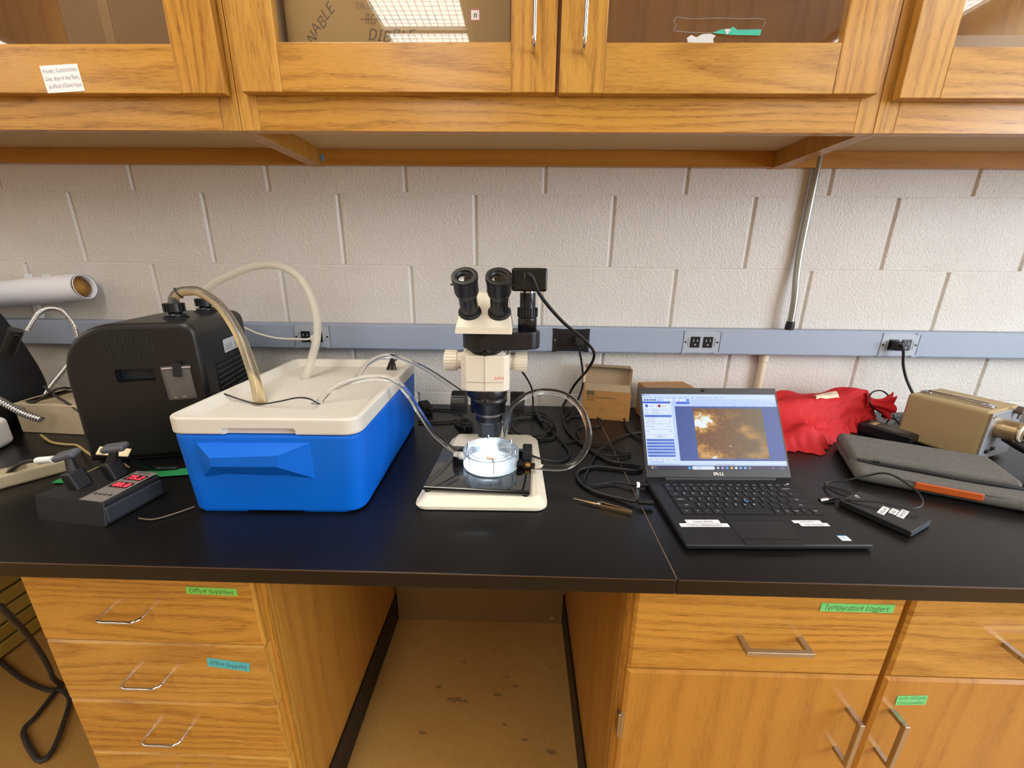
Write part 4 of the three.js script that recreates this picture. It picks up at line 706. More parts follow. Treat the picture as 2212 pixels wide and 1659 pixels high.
  at('objective_ring', merge([move(new THREE.TorusGeometry(0.0316, 0.0005, 6, 56).rotateX(Math.PI / 2), 0, 0.017, 0), move(new THREE.TorusGeometry(0.0331, 0.0004, 6, 56).rotateX(Math.PI / 2), 0, 0.0205, 0), move(new THREE.TorusGeometry(0.0343, 0.0005, 6, 56).rotateX(Math.PI / 2), 0, 0.045, 0)]), M.nickel, -0.072, 1.026, 0.412);
  at('lock_screw', new THREE.CylinderGeometry(0.0045, 0.0045, 0.006, 14).rotateX(Math.PI / 2), M.black, -0.078, 1.083, 0.454);
  const glow = new THREE.MeshStandardMaterial({ color: 0xffffff, emissive: new THREE.Color(0.85, 0.95, 1), emissiveIntensity: 6 });
  at('led_lens', new THREE.CylinderGeometry(0.011, 0.011, 0.001, 24), glow, -0.072, 1.0255, 0.412);
  // trinocular module: long black housing reaching right to the camera port
  {
    const s = new THREE.Shape(), a = 0.049, b = 0.03, x = 0.09; s.absarc(0, 0, a, Math.PI * 0.5 + 0.2, Math.PI * 1.5 - 0.2, false); s.lineTo(x, -b + 0.002); s.absarc(x, 0, b - 0.006, -Math.PI / 2, Math.PI / 2, false); s.lineTo(-0.009, a * 0.98);
    const g = new THREE.ExtrudeGeometry(s, { depth: 0.032, bevelEnabled: true, bevelThickness: 0.003, bevelSize: 0.003, bevelSegments: 3, curveSegments: 20 }); g.rotateX(-Math.PI / 2);
    at('camera_module', g, M.blackSatin, -0.077, 1.2, 0.408);
    at('module_lip', lathe([[0, 0], [0.04, 0], [0.047, 0.012], [0.047, 0.016], [0, 0.016]], 48), M.black, -0.077, 1.187, 0.408);
    at('thumb_screw', new THREE.CylinderGeometry(0.0042, 0.0042, 0.01, 14).rotateX(Math.PI / 2), M.black, -0.077, 1.191, 0.455);
    at('thumb_screw', new THREE.CylinderGeometry(0.004, 0.004, 0.01, 14).rotateX(Math.PI / 2), M.black, -0.076, 1.229, 0.459);
  }
  // viewing head
  {
    const s = new THREE.Shape([[0.36, 1.2395], [0.478, 1.2395], [0.478, 1.25], [0.398, 1.312], [0.372, 1.312], [0.36, 1.3]].map(([z, y]) => new THREE.Vector2(z - 0.42, y - 1.2395)));
    const g = new THREE.ExtrudeGeometry(s, { depth: 0.112, bevelEnabled: true, bevelThickness: 0.002, bevelSize: 0.0018, bevelSegments: 2 }); g.translate(0, 0, -0.056); g.rotateY(-Math.PI / 2);
    const p = g.attributes.position; for (let i = 0; i < p.count; i++) p.setX(i, p.getX(i) * (1 - 0.2 * p.getY(i) / 0.072)); g.computeVertexNormals();
    at('viewing_head', g, scopeWhite, -0.0775, 1.2395, 0.42);
    for (const sx of [-1, 1]) {
      const t = groupPart('eyepiece', m, -0.0775 + sx * 0.0305 - O[0], 1.276 - O[1], 0.445 - O[2]); t.rotation.x = 0.645; t.rotation.z = -sx * 0.02;
      part('tube_collar', lathe([[0.018, 0], [0.0238, 0], [0.0238, 0.004], [0.019, 0.0065]], 40), M.blackMatte, t);
      part('eye_tube', cyl(0.0185, 0.0185, 0.062, 40), M.blackSatin, t, 0, 0.031, 0);
      part('barrel', lathe([[0.0185, 0.046], [0.022, 0.052], [0.0225, 0.062], [0.024, 0.063], [0.0242, 0.085], [0.0255, 0.087], [0.0255, 0.0945], [0.0248, 0.0955], [0.0168, 0.0955], [0.0162, 0.0945], [0.0155, 0.087], [0, 0.0865]], 48), M.black, t);
      const dots = []; for (let i = 0; i < 7; i++) dots.push(move(new THREE.BoxGeometry(0.0014, 0.0012, 0.0005), 0, 0.057, 0.0226).rotateY(-0.75 + i * 0.25)); part('dioptre_marks', merge(dots), std('#d9d9d9', 0.5), t);
      const ribs = []; for (let i = 0; i < 24; i++) ribs.push(new THREE.BoxGeometry(0.0012, 0.006, 0.0012).translate(0, 0.0605, 0.0235).rotateY(i / 24 * 2 * Math.PI)); part('grip_ribs', merge(ribs), M.black, t);
      part('eye_lens', new THREE.SphereGeometry(0.024, 28, 10, 0, 2 * Math.PI, 0, 0.62).scale(1, 0.35, 1), std('#0a1210', 0.04, { clearcoat: 1 }), t, 0, 0.082, 0);
      part('side_screw', new THREE.CylinderGeometry(0.0022, 0.0022, 0.006, 10).rotateZ(Math.PI / 2), M.black, t, sx * 0.0262, 0.074, 0);
    }
  }
}
{
  const c = thing('microscope_camera', 'black microscope camera on its ribbed port tube beside the eyepieces', 'camera', [0.012, 1.2345, 0.4]);
  part('port_tube', lathe([[0, 0], [0.0205, 0], [0.0205, 0.026], [0.019, 0.027], [0.019, 0.028], [0.017, 0.029], [0.017, 0.08], [0.0165, 0.081], [0, 0.081]], 40), M.blackSatin, c);
  const g = [move(cyl(0.0205, 0.0205, 0.02, 40), 0, 0.039, 0)]; for (let i = 0; i < 22; i++) g.push(new THREE.BoxGeometry(0.003, 0.019, 0.003).translate(0.0208, 0.039, 0).rotateY(i / 22 * 2 * Math.PI)); part('grip_ring', merge(g), M.black, c);
  part('mount_ring', cyl(0.0168, 0.0168, 0.004, 36), M.chrome, c, 0, 0.0825, 0);
  part('camera_body', rbox(0.074, 0.047, 0.06, 0.005, 3), M.blackGloss, c, 0.002, 0.108, 0.0);
  part('usb_port', rbox(0.013, 0.014, 0.003, 0.001), M.hole, c, 0.0, 0.117, 0.0305); part('usb_plug', rbox(0.011, 0.01, 0.018, 0.002), M.blackMatte, c, 0.003, 0.117, 0.038);
  part('port_edge', box(0.0008, 0.013, 0.0006), std('#aaa', 0.5), c, -0.0075, 0.117, 0.0304);
}
tag(part('camera_cable', cable(PATH.camera_cable, 0.0038, 10), M.blackRubber, scene), 'thick black cable from microscope camera sweeping down and round to the laptop', 'cable');
tag(part('usb_plug', merge([rod(PATH.usb_plug[0], PATH.usb_plug[1], 0.0052, 0.0052, 12)]), M.black, scene), 'black plug at the end of the camera cable beside the laptop', 'plug');
// ---------------------------------------------------------------- light plate and flow chamber
const plateGloss = std('#0a0b0d', 0.06, { clearcoat: 1, clearcoatRoughness: 0.03 });
{
  const p = thing('light_plate', 'glossy black square plate on the cream microscope base', 'plate', [-0.081, CT + 0.0228, 0.494], -0.045);
  part('plate_top', rbox(0.214, 0.009, 0.19, 0.003), plateGloss, p, 0, 0.0085, 0);
  for (const x of [-0.098, 0.098]) for (const z of [-0.086, 0.087]) part('foot', cyl(0.006, 0.007, 0.01, 16), M.blackRubber, p, x, 0.005, z);
  part('switch_housing', rbox(0.022, 0.022, 0.045, 0.003), M.blackMatte, p, 0.096, 0.022, -0.058);
}
{
  const Y0 = CT + 0.0228 + 0.0137, c = thing('flow_chamber', 'round clear acrylic flow chamber glowing white under the microscope', 'chamber', [-0.063, Y0, 0.485]);
  const acrylic = new THREE.MeshPhysicalMaterial({ color: new THREE.Color(0.9, 0.95, 0.98), roughness: 0.28, transmission: 0.9, thickness: 0, ior: 1.45 });
  const cover = new THREE.MeshPhysicalMaterial({ color: 0xffffff, roughness: 0.03, transmission: 1, thickness: 0, ior: 1.45 });
  const R = 0.061, H = 0.032;
  part('chamber_wall', lathe([[R - 0.009, 0.001], [R, 0], [R, H], [R - 0.009, H], [R - 0.009, 0.001]], 56), acrylic, c);
  part('chamber_floor', cyl(R - 0.001, R - 0.001, 0.003, 56), std('#dfe9f0', 0.5), c, 0, 0.002, 0);
  part('cover_disc', cyl(R - 0.004, R - 0.004, 0.0025, 56), cover, c, 0, H + 0.0015, 0);
  part('cover_ring', merge([new THREE.TorusGeometry(R - 0.0125, 0.0011, 8, 64).rotateX(Math.PI / 2), move(new THREE.TorusGeometry(R - 0.002, 0.0016, 8, 64).rotateX(Math.PI / 2), 0, -0.001, 0)]), std('#9fb3c2', 0.2, { transmission: 0.3, thickness: 0 }), c, 0, H + 0.003, 0);
  part('inner_dish', lathe([[0.026, 0], [0.028, 0], [0.028, 0.007], [0.0265, 0.007], [0.026, 0]], 40), acrylic, c, 0.006, 0.004, 0.002);
  part('air_bubble', new THREE.TorusGeometry(0.016, 0.0007, 8, 32).rotateX(Math.PI / 2).scale(1, 1, 0.75), std('#7d8a94', 0.2), c, 0.034, H - 0.0015, 0.008);
  for (let i = 0; i < 6; i++) { const a = 0.35 + i * Math.PI / 3; const s = part('clamp_screw', lathe([[0, 0], [0.0016, 0], [0.0016, H - 0.002], [0.0036, H - 0.001], [0.0036, H + 0.003], [0.002, H + 0.0036], [0.0018, H + 0.009], [0, H + 0.009]], 14), M.chrome, c, (R - 0.005) * Math.cos(a), 0.002, (R - 0.005) * Math.sin(a)); }
  const wl = groupPart('inlet_barb', c, -0.06, 0.021, 0.008);
  part('barb', merge([rod([0.004, 0, 0], [-0.008, 0.003, 0.001], 0.0085, 0.0085, 6), rod([-0.008, 0.003, 0.001], [-0.02, 0.006, 0.002], 0.0062, 0.0055)]), std('#d8d6cf', 0.4), wl);
  const wr = groupPart('outlet_barb', c, 0.062, 0.0085, 0.014);
  part('barb', merge([rod([-0.006, 0, 0], [0.006, -0.001, 0.0], 0.009, 0.009, 6), rod([0.006, -0.001, 0], [0.034, -0.004, 0.001], 0.0062, 0.006)]), M.blackGloss, wr);
  part('brass_ring', rod([0.014, -0.002, 0], [0.024, -0.003, 0.0005], 0.0067, 0.0067), M.brass, wr);
}
{
  const g = []; for (let i = 0; i < 9; i++) g.push(new THREE.IcosahedronGeometry(0.0022 + 0.0012 * hash(i, 1, 1), 1).scale(1.3, 0.7, 1).translate(-0.009 + i * 0.0023, 0.001 * hash(i, 2, 2), -0.004 + 0.0011 * i + 0.003 * (hash(i, 3, 3) - 0.5)));
  tag(part('orange_specimen', merge(g), std('#d9822b', 0.7), scene, -0.066, CT + 0.0228 + 0.0137 + 0.0062, 0.467), 'tiny orange specimen lying in the glowing chamber', 'specimen');
}
{
  const l = new THREE.SpotLight(new THREE.Color().setRGB(0.86, 0.95, 1.08), 3.6, 0.6, 0.5, 0.6, 2); l.position.set(-0.072, 1.0235, 0.414); l.target.position.set(-0.082, 0.95, 0.4795); l.castShadow = true; scene.add(l, l.target);
}
// ---------------------------------------------------------------- cables around the microscope
tag(part('outlet_cable', cable(PATH.outlet_cable, 0.0031), M.blackRubber, scene), 'black cord hanging from the black outlet and passing the small cardboard box', 'cable');
tag(part('outlet_plug', rbox(0.026, 0.026, 0.032, 0.006, 3), M.blackMatte, scene, 0.176, 1.147, 0.0605), 'black plug in the black raceway outlet', 'plug');
tag(part('charger_cable', cable(PATH.charger_cable, 0.0024), M.blackRubber, scene), 'thin black charger cable curling left of the laptop', 'cable');
{
  const p = thing('charger_tip', 'round charger tip with white light ring at the laptop edge', 'plug'), q = PATH.charger_plug;
  part('barrel', rod(q[0], q[1], 0.0048), M.black, p); part('light_ring', rod(q[1], q[2], 0.0056), new THREE.MeshStandardMaterial({ color: 0xffffff, emissive: new THREE.Color(0.8, 0.9, 1), emissiveIntensity: 1.6 }), p); part('tip', rod(q[2], q[3], 0.0048), M.black, p);
}
tag(part('loop_cable', cable(PATH.loop_cable, 0.0024), M.blackRubber, scene), 'thin black cable looped on the counter between chamber and laptop', 'cable');
tag(part('lamp_cable', cable(PATH.lamp_cable, 0.0025), M.blackRubber, scene), 'black cable dropping behind the microscope and returning to the light plate', 'cable');
tag(part('inline_switch', rod(PATH.inline_switch[0], PATH.inline_switch[1], 0.0075, 0.0055, 16), M.black, scene), 'black inline switch on the cable behind the microscope', 'switch');
tag(part('coiled_cable', cable(PATH.coil_cable, 0.0027), M.blackRubber, scene), 'black cable coiled on the counter right behind the microscope base', 'cable');
tag(part('loop_cable', cable(PATH.left_loop_cable, 0.0035), M.blackRubber, scene), 'black cable loop on the counter between cooler and microscope', 'cable');
{
  const t = thing('bundled_cable', 'tied bundle of black cable lying left of the microscope column', 'cable', [-0.165, CT, 0.185], 0.5);
  for (let i = 0; i < 5; i++) part('strand', new THREE.TorusGeometry(0.014, 0.003, 8, 28).scale(1, 2.3, 1).rotateX(Math.PI / 2 - 0.1).translate((i - 2) * 0.0042, 0.006 + 0.004 * (i % 3), (i % 2) * 0.003), M.blackRubber, t);
  part('tie', new THREE.TorusGeometry(0.017, 0.002, 8, 24), M.blackMatte, t, 0, 0.01, 0.012);
}
{
  const t = thing('mains_plug', 'black mains plug lying behind the back corner of the cooler', 'plug', [-0.305, CT, 0.075], 0.6);
  part('plug_body', rbox(0.035, 0.03, 0.045, 0.006, 3), M.blackMatte, t, 0, 0.0155, 0, 0.2); part('strain_relief', rod([0, 0.018, 0.02], [0.006, 0.014, 0.045], 0.007, 0.004), M.blackMatte, t);
}
tag(part('power_lead', cable(PATH.white_cord, 0.0036), std('#e8e2d6', 0.5), scene), 'white cord running from the chiller to the left outlet', 'cord');
{
  const t = thing('white_plug', 'white plug in the right socket of the left outlet', 'plug', [-0.641, 1.147, 0.0445]);
  part('plug_body', rbox(0.024, 0.022, 0.026, 0.006, 3), M.white, t, 0, -0.003, 0.013);
}
// ---------------------------------------------------------------- laptop
{
  const L = thing('laptop', 'open black laptop showing a brown micrograph on its screen', 'laptop', [0.4375, CT, 0.5985], 0.035);
  const W = 0.319, D = 0.209, dark = std('#17181b', 0.48), deck = std('#141416', 0.52);
  const g = rbox(W, 0.009, D, 0.003, 3), p = g.attributes.position;
  for (let i = 0; i < p.count; i++) { const f = (p.getZ(i) + D / 2) / D; if (p.getY(i) > 0) p.setY(i, p.getY(i) + 0.006 * (1 - f)); } g.computeVertexNormals();
  part('base', g, deck, L, 0, 0.0065, 0);
  for (const x of [-0.12, 0.12]) for (const z of [-0.085, 0.085]) part('rubber_foot', rbox(0.04, 0.003, 0.01, 0.001), M.blackRubber, L, x, 0.0015, z);
  const slope = 0.006 / D, deckY = (z) => 0.011 + 0.006 * (0.5 - z / D);
  // keyboard
  part('key_well', box(0.272, 0.0006, 0.108), M.hole, L, 0.002, deckY(-0.033) + 0.0001, -0.033, slope);
  const rows = [
    ['Esc', 'F1', 'F2', 'F3', 'F4', 'F5', 'F6', 'F7', 'F8', 'F9', 'F10', 'F11', 'F12', 'PrtScr', 'Ins', 'Del'],
    ['~', '1', '2', '3', '4', '5', '6', '7', '8', '9', '0', '-', '=', ['Backspace', 1.9]],
    [['Tab', 1.4], 'Q', 'W', 'E', 'R', 'T', 'Y', 'U', 'I', 'O', 'P', '[', ']', ['\\', 1.5]],
    [['CapsLock', 1.7], 'A', 'S', 'D', 'F', 'G', 'H', 'J', 'K', 'L', ';', "'", ['Enter', 2.2]],
    [['Shift', 2.15], 'Z', 'X', 'C', 'V', 'B', 'N', 'M', ',', '.', '/', ['Shift', 2.75]],
    [['Ctrl', 1.3], 'Fn', 'Win', ['Alt', 1.2], ['', 5.2], 'Alt', 'Ctrl', ['PgUp', 1.0], '^', ['PgDn', 1.0]],
  ];
  const KW = 0.268, z0 = -0.0815, dz = [0.0105, 0.0186, 0.0186, 0.0186, 0.0186, 0.0186]; let z = z0;
  const keyMat = new Map();
  rows.forEach((row, r) => {
    const units = row.map((k) => (Array.isArray(k) ? k[1] : 1)), total = units.reduce((a, b) => a + b, 0), h = dz[r]; let x = -KW / 2 + 0.002;
    row.forEach((k, i) => {
      const name = Array.isArray(k) ? k[0] : k, w = units[i] / total * KW, kw = w - 0.0022, kh = h - 0.0022, zc = z + h / 2, key = part('key', rbox(kw, 0.0018, kh, 0.0006, 1), std('#121214', 0.45), L, x + w / 2, deckY(zc) + 0.0009, zc, slope);
      if (name) {
        const id = name; if (!keyMat.has(id)) keyMat.set(id, null);
        const s = letters(name === 'Win' ? 'H' : name, name.length > 1 ? 0.0021 : 0.0034, 0.0001); s.rotateX(-Math.PI / 2); part('legend', s, M.legend || (M.legend = std('#cfcfcf', 0.6)), key, name.length > 1 ? 0 : -kw * 0.18, 0.0009, name.length > 1 ? 0 : -kh * 0.12);
      }
      x += w;
    });
    z += h;
  });
  part('pointing_stick', lathe([[0, 0], [0.0036, 0], [0.0036, 0.0022], [0.003, 0.003], [0, 0.003]], 18), std('#101010', 0.7), L, 0.0085, deckY(-0.015) + 0.0012, -0.0155);
  part('stick_ring', new THREE.TorusGeometry(0.0032, 0.0006, 8, 24).rotateX(Math.PI / 2), std('#49a3d8', 0.5), L, 0.0085, deckY(-0.015) + 0.0042, -0.0155);
  part('button_bar', rbox(0.1, 0.001, 0.011, 0.0004), std('#101012', 0.4), L, -0.008, deckY(0.033) + 0.0003, 0.0335, slope);
  part('touchpad', rbox(0.1, 0.0008, 0.064, 0.0004), std('#18181a', 0.35), L, -0.008, deckY(0.072) + 0.0002, 0.0735, slope);
  part('pad_outline', merge([move(box(0.1006, 0.0006, 0.0006), 0, 0, 0.017), move(box(0.0006, 0.0006, 0.015), 0, 0, 0.0245)]), M.hole, L, -0.008, deckY(0.072) + 0.0007, 0.0735, slope);
  part('hinge_bar', rbox(0.24, 0.006, 0.008, 0.002), std('#3a3d40', 0.35), L, 0, 0.019, -0.0985);
  const tapeM = (lines, w, h) => printed(512, Math.round(512 * h / w), (q, cw, ch) => { q.fillStyle = '#eeedf0'; q.fillRect(0, 0, cw, ch); q.fillStyle = '#4a4a66'; q.font = `bold ${Math.round(ch / lines.length * 0.66)}px sans-serif`; q.textAlign = 'center'; lines.forEach((t, i) => q.fillText(t, cw / 2, ch * (i + 0.78) / lines.length, cw * 0.86)); });
  const flat = (w, h, m, x, zz, turn = 0, nm = 'name_tape') => part(nm, new THREE.BoxGeometry(w, 0.0005, h), m, L, x, deckY(zz) + 0.0006, zz, slope, turn);
  flat(0.062, 0.009, tapeM(['Tepolt WHOI'], 0.062, 0.009), -0.104, 0.043); flat(0.088, 0.0095, tapeM(['CTEPOLT@WHOI.EDU'], 0.088, 0.0095), -0.1055, 0.0535);
  flat(0.052, 0.0075, tapeM(['USER ABOG'], 0.052, 0.0075), 0.088, 0.0435); flat(0.052, 0.0085, tapeM(['PW: Bivalves'], 0.052, 0.0085), 0.096, 0.0515);
  flat(0.0165, 0.0135, printed(128, 104, (q, w, h) => { q.fillStyle = '#dfeef8'; q.fillRect(0, 0, w, h); q.fillStyle = '#3f8fc8'; q.fillRect(0, 0, w, 14); q.fillStyle = '#8aa'; q.fillRect(20, 34, 80, 12); q.fillRect(20, 58, 60, 10); }), 0.1215, 0.0875, 0, 'sticker');
  part('power_light', rbox(0.005, 0.0008, 0.0015, 0.0003), new THREE.MeshStandardMaterial({ color: 0xffffff, emissive: 0xffffff, emissiveIntensity: 1 }), L, 0.1365, deckY(-0.085) + 0.0003, -0.0825);
  // lid
  const lid = groupPart('lid', L, 0, 0.0185, -0.1025); lid.rotation.x = -0.566;
  const H = 0.2035; part('lid_shell', rbox(W, H, 0.0055, 0.0026, 3), std('#2b2d31', 0.42), lid, 0, H / 2, -0.0035);
  part('bezel', rbox(W - 0.003, H - 0.003, 0.0012, 0.0005), std('#26282c', 0.4), lid, 0, H / 2, -0.0004);
  part('webcam', rbox(0.008, 0.006, 0.0008, 0.0003), M.hole, lid, -0.012, H - 0.0075, 0.0006);
  const scr = canvas(1600, 872, (q, w, h) => {
    const R = (c, x, y, a, b) => { q.fillStyle = c; q.fillRect(x, y, a, b); }, T = (t, x, y, s = 15, c = '#445', m) => { q.fillStyle = c; q.font = `${s}px sans-serif`; q.fillText(t, x, y, m); };
    R('#cfe0ff', 0, 0, w, h); R('#d9e6ff', 0, 0, w, 24); T('AmScope', 30, 18, 15); R('#123', 8, 6, 14, 14);
    R('#dfe9ff', 0, 24, w, 30); 'File,Edit,View,Browse,Setup,Capture,Image,Process,Layer,Measurements,Options,Window,Help'.split(',').reduce((x, t) => { T(t, x, 46, 16); return x + t.length * 9 + 22; }, 30);
    R('#cddcfb', 0, 54, w, 34); for (let i = 0; i < 5; i++) R('#4a5a8a', 24 + i * 30, 62, 18, 18); T('Move', 190, 78, 15); R('#f6f9ff', 260, 60, 100, 22); T('µm', 300, 77, 15); R('#f6f9ff', 400, 60, 110, 22); T('100%', 420, 77, 15); R('#3f86d8', 530, 58, 28, 26);
    for (let i = 0; i < 26; i++) { q.strokeStyle = '#556'; q.lineWidth = 2; q.beginPath(); const x = 600 + i * 32; q.moveTo(x, 78); q.lineTo(x + 10, 64); q.stroke(); }
    R('#e8f0ff', 0, 88, 340, 680); R('#2f5fd0', 0, 90, 330, 22); R('#a03040', 316, 92, 12, 16);
    R('#f4f8ff', 20, 118, 130, 50); R('#4a5ed0', 30, 124, 32, 34); T('Snap', 88, 150, 18); R('#f4f8ff', 168, 118, 140, 50); q.fillStyle = '#a0343c'; q.beginPath(); q.arc(196, 142, 18, 0, 7); q.fill(); T('Record', 226, 150, 18);
    T('Live:', 22, 196, 15); T('2048 x 1536', 104, 196, 15); T('Snap:', 22, 230, 15); T('2048 x 1536', 104, 230, 15);
    const bar = (y, t) => { R('#5f7fd0', 10, y, 322, 27); T(t, 30, y + 19, 15, '#1d2d66'); };
    bar(248, 'Exposure & Gain'); R('#f1f6ff', 10, 276, 322, 236); T('Auto Exposure', 36, 300, 15); T('Exposure Target:', 20, 330, 15); T('120', 290, 330, 15); R('#7a88a8', 20, 352, 300, 2); R('#334', 186, 345, 4, 15); T('Exposure Time:', 20, 386, 15); T('41.6ms', 270, 386, 15); R('#7a88a8', 20, 414, 300, 2); R('#334', 100, 407, 4, 15); T('Gain:', 20, 444, 15); T('100%', 280, 444, 15); R('#7a88a8', 20, 472, 300, 2); R('#334', 176, 465, 4, 15); R('#e0e8f8', 110, 486, 130, 22); T('Defaults', 146, 503, 14);
    ['White Balance', 'Black Balance', 'Color Adjustment', 'Flip / Rotate', 'Power Frequency (Anti-flicker)', 'Histogram'].forEach((t, i) => bar(526 + i * 35, t));
    R('#e6eeff', 0, 738, 360, 32); ['Camera', 'Folder', 'Undo', 'Layer', 'Measure'].forEach((t, i) => T(t, 20 + i * 68, 760, 14));
    R('#c3d3f5', 344, 88, w - 344, 30); q.fillStyle = '#4a7adf'; q.beginPath(); q.moveTo(392, 118); q.lineTo(410, 90); q.lineTo(560, 90); q.lineTo(560, 118); q.fill(); T('Video [MU1000 - HS]', 414, 110, 15, '#123');
    R('#cbd9f6', 344, 118, w - 344, 26); for (let i = 0; i < 9; i++) T(String(i * 250), 600 + i * 120, 138, 13); R('#d4dff8', 344, 144, 34, 620);
    R('#3f5796', 378, 144, w - 378, 626);
    // micrograph
    const iw = 820, ih = 576, ix = 592, iy = 168, im = q.createImageData(iw, ih);
    for (let y = 0; y < ih; y++) for (let x = 0; x < iw; x++) {
      const u = x / iw, v = y / ih, wa = fbm(u, v, 4, 4, 31) - 0.5, n = fbm(u + wa * 0.22, v + wa * 0.22, 11, 10, 41), f = fbm(u + wa * 0.1, v, 30, 24, 51);
      const blob = (cx, cy, sx, sy) => Math.exp(-(((u - cx) / sx) ** 2 + ((v - cy) / sy) ** 2));
      let b = -0.08 + 1.05 * blob(0.05, 0.3, 0.16, 0.2) + 0.95 * blob(0.18, 0.24, 0.14, 0.12) + 1.1 * blob(0.15, 0.98, 0.24, 0.12) + 0.7 * blob(0.05, 0.78, 0.08, 0.08) + 0.5 * blob(0.7, 0.4, 0.12, 0.09) + 0.5 * blob(0.8, 0.55, 0.1, 0.08) + 0.42 * blob(0.97, 0.8, 0.1, 0.3) + 0.4 * blob(0.8, 0.95, 0.14, 0.1) + 0.3 * blob(0.55, 0.1, 0.12, 0.1);
      b = b * (0.1 + 1.5 * n) + (f - 0.5) * 0.75 * sat(1.15 - u * 1.3) + (f - 0.5) * 0.18 - 0.35 * blob(0.14, 0.56, 0.08, 0.05);
      const base = mix([122, 70, 30], [112, 90, 54], sat(u * 1.5 - 0.5)), mid = [214, 150, 62], hi = [252, 250, 240];
      const c = b < 0.55 ? mix(base, mid, sat(b / 0.55)) : mix(mid, hi, sat((b - 0.55) / 0.45)), k = (y * iw + x) * 4; im.data[k] = c[0]; im.data[k + 1] = c[1]; im.data[k + 2] = c[2]; im.data[k + 3] = 255;
    }
    q.putImageData(im, ix, iy); q.fillStyle = '#fff'; q.beginPath(); q.arc(980, 604, 7, 0, 7); q.fill();
    R('#dfe9ff', 0, 770, w, 30); T('Measurement Sheet', 40, 790, 16); R('#cfdcf6', 0, 800, w, 22); T('Microscope Camera (AMSCOPE) Resolution: 2048 x 1536', 10, 816, 14); T('Frame rate: 7.9 Frame Time: 41633', 780, 816, 14);
    R('#0d1640', 0, 822, w, 50); q.fillStyle = '#e0a040'; q.beginPath(); q.arc(50, 844, 13, 0, 7); q.fill(); T('68°F', 74, 842, 14, '#dde'); T('Sunny', 74, 860, 14, '#aab'); R('#2aa7f0', 460, 832, 30, 30); q.fillStyle = '#e9effc'; q.beginPath(); q.roundRect(504, 828, 260, 38, 19); q.fill(); T('Search', 556, 853, 18, '#556');
    ['#c9d2e8', '#b79be0', '#4a9fd0', '#e3b84e', '#e8e8ea', '#7fc0f0', '#86b8e8', '#8a8a90'].forEach((c, i) => { q.fillStyle = c; q.beginPath(); q.roundRect(786 + i * 52, 833, 28, 26, 6); q.fill(); });
    T('ENG', 1420, 852, 14, '#ccd'); T('1:24 PM', 1510, 842, 13, '#dde'); T('5/16/2023', 1504, 860, 13, '#dde');
  });
  const st = colorTexture(scr);
  const sm = new THREE.MeshStandardMaterial({ color: 0x050505, roughness: 0.35, emissive: new THREE.Color().setRGB(0.78, 0.86, 1.0), emissiveMap: st, emissiveIntensity: 0.95 });
  part('screen', new THREE.PlaneGeometry(W - 0.012, 0.1705), sm, lid, 0, H / 2 + 0.0005, 0.0009);
  const lx = [-0.0085, -0.0025, 0.0042, 0.0092]; ['D', 'E', 'L', 'L'].forEach((ch, i) => { const q = letters(ch, 0.0068, 0.0004); if (i === 1) q.rotateZ(0.7); part('logo_letter', q, std('#e4e0d8', 0.3), lid, lx[i], 0.0095, 0.0004); });
  const sl = new THREE.RectAreaLight(new THREE.Color().setRGB(0.62, 0.66, 0.85), 0.35, W - 0.02, 0.16); sl.position.set(0, H / 2 + 0.0015, 0.0025); sl.rotation.y = Math.PI; lid.add(sl);
}
// ---------------------------------------------------------------- tweezers
{
  const t = thing('tweezers', 'gold coloured cross-lock tweezers lying on the counter left of laptop', 'tweezers', [0.155, CT, 0.584], -0.42);
  for (const s of [-1, 1]) part('arm', rbox(0.062, 0.006, 0.0012, 0.0004), M.goldMetal, t, 0.036, 0.0055 + (s > 0 ? 0.0008 : 0), s * 0.0045, 0, s * 0.07, 0);
  for (const s of [-1, 1]) part('jaw', rod([0.004, 0.005, s * 0.002], [-0.048, 0.004, -s * 0.0006], 0.0019, 0.0008, 8), M.goldMetal, t);
  part('cross_joint', rbox(0.008, 0.008, 0.008, 0.002), M.nickel, t, 0.003, 0.005, 0);
}
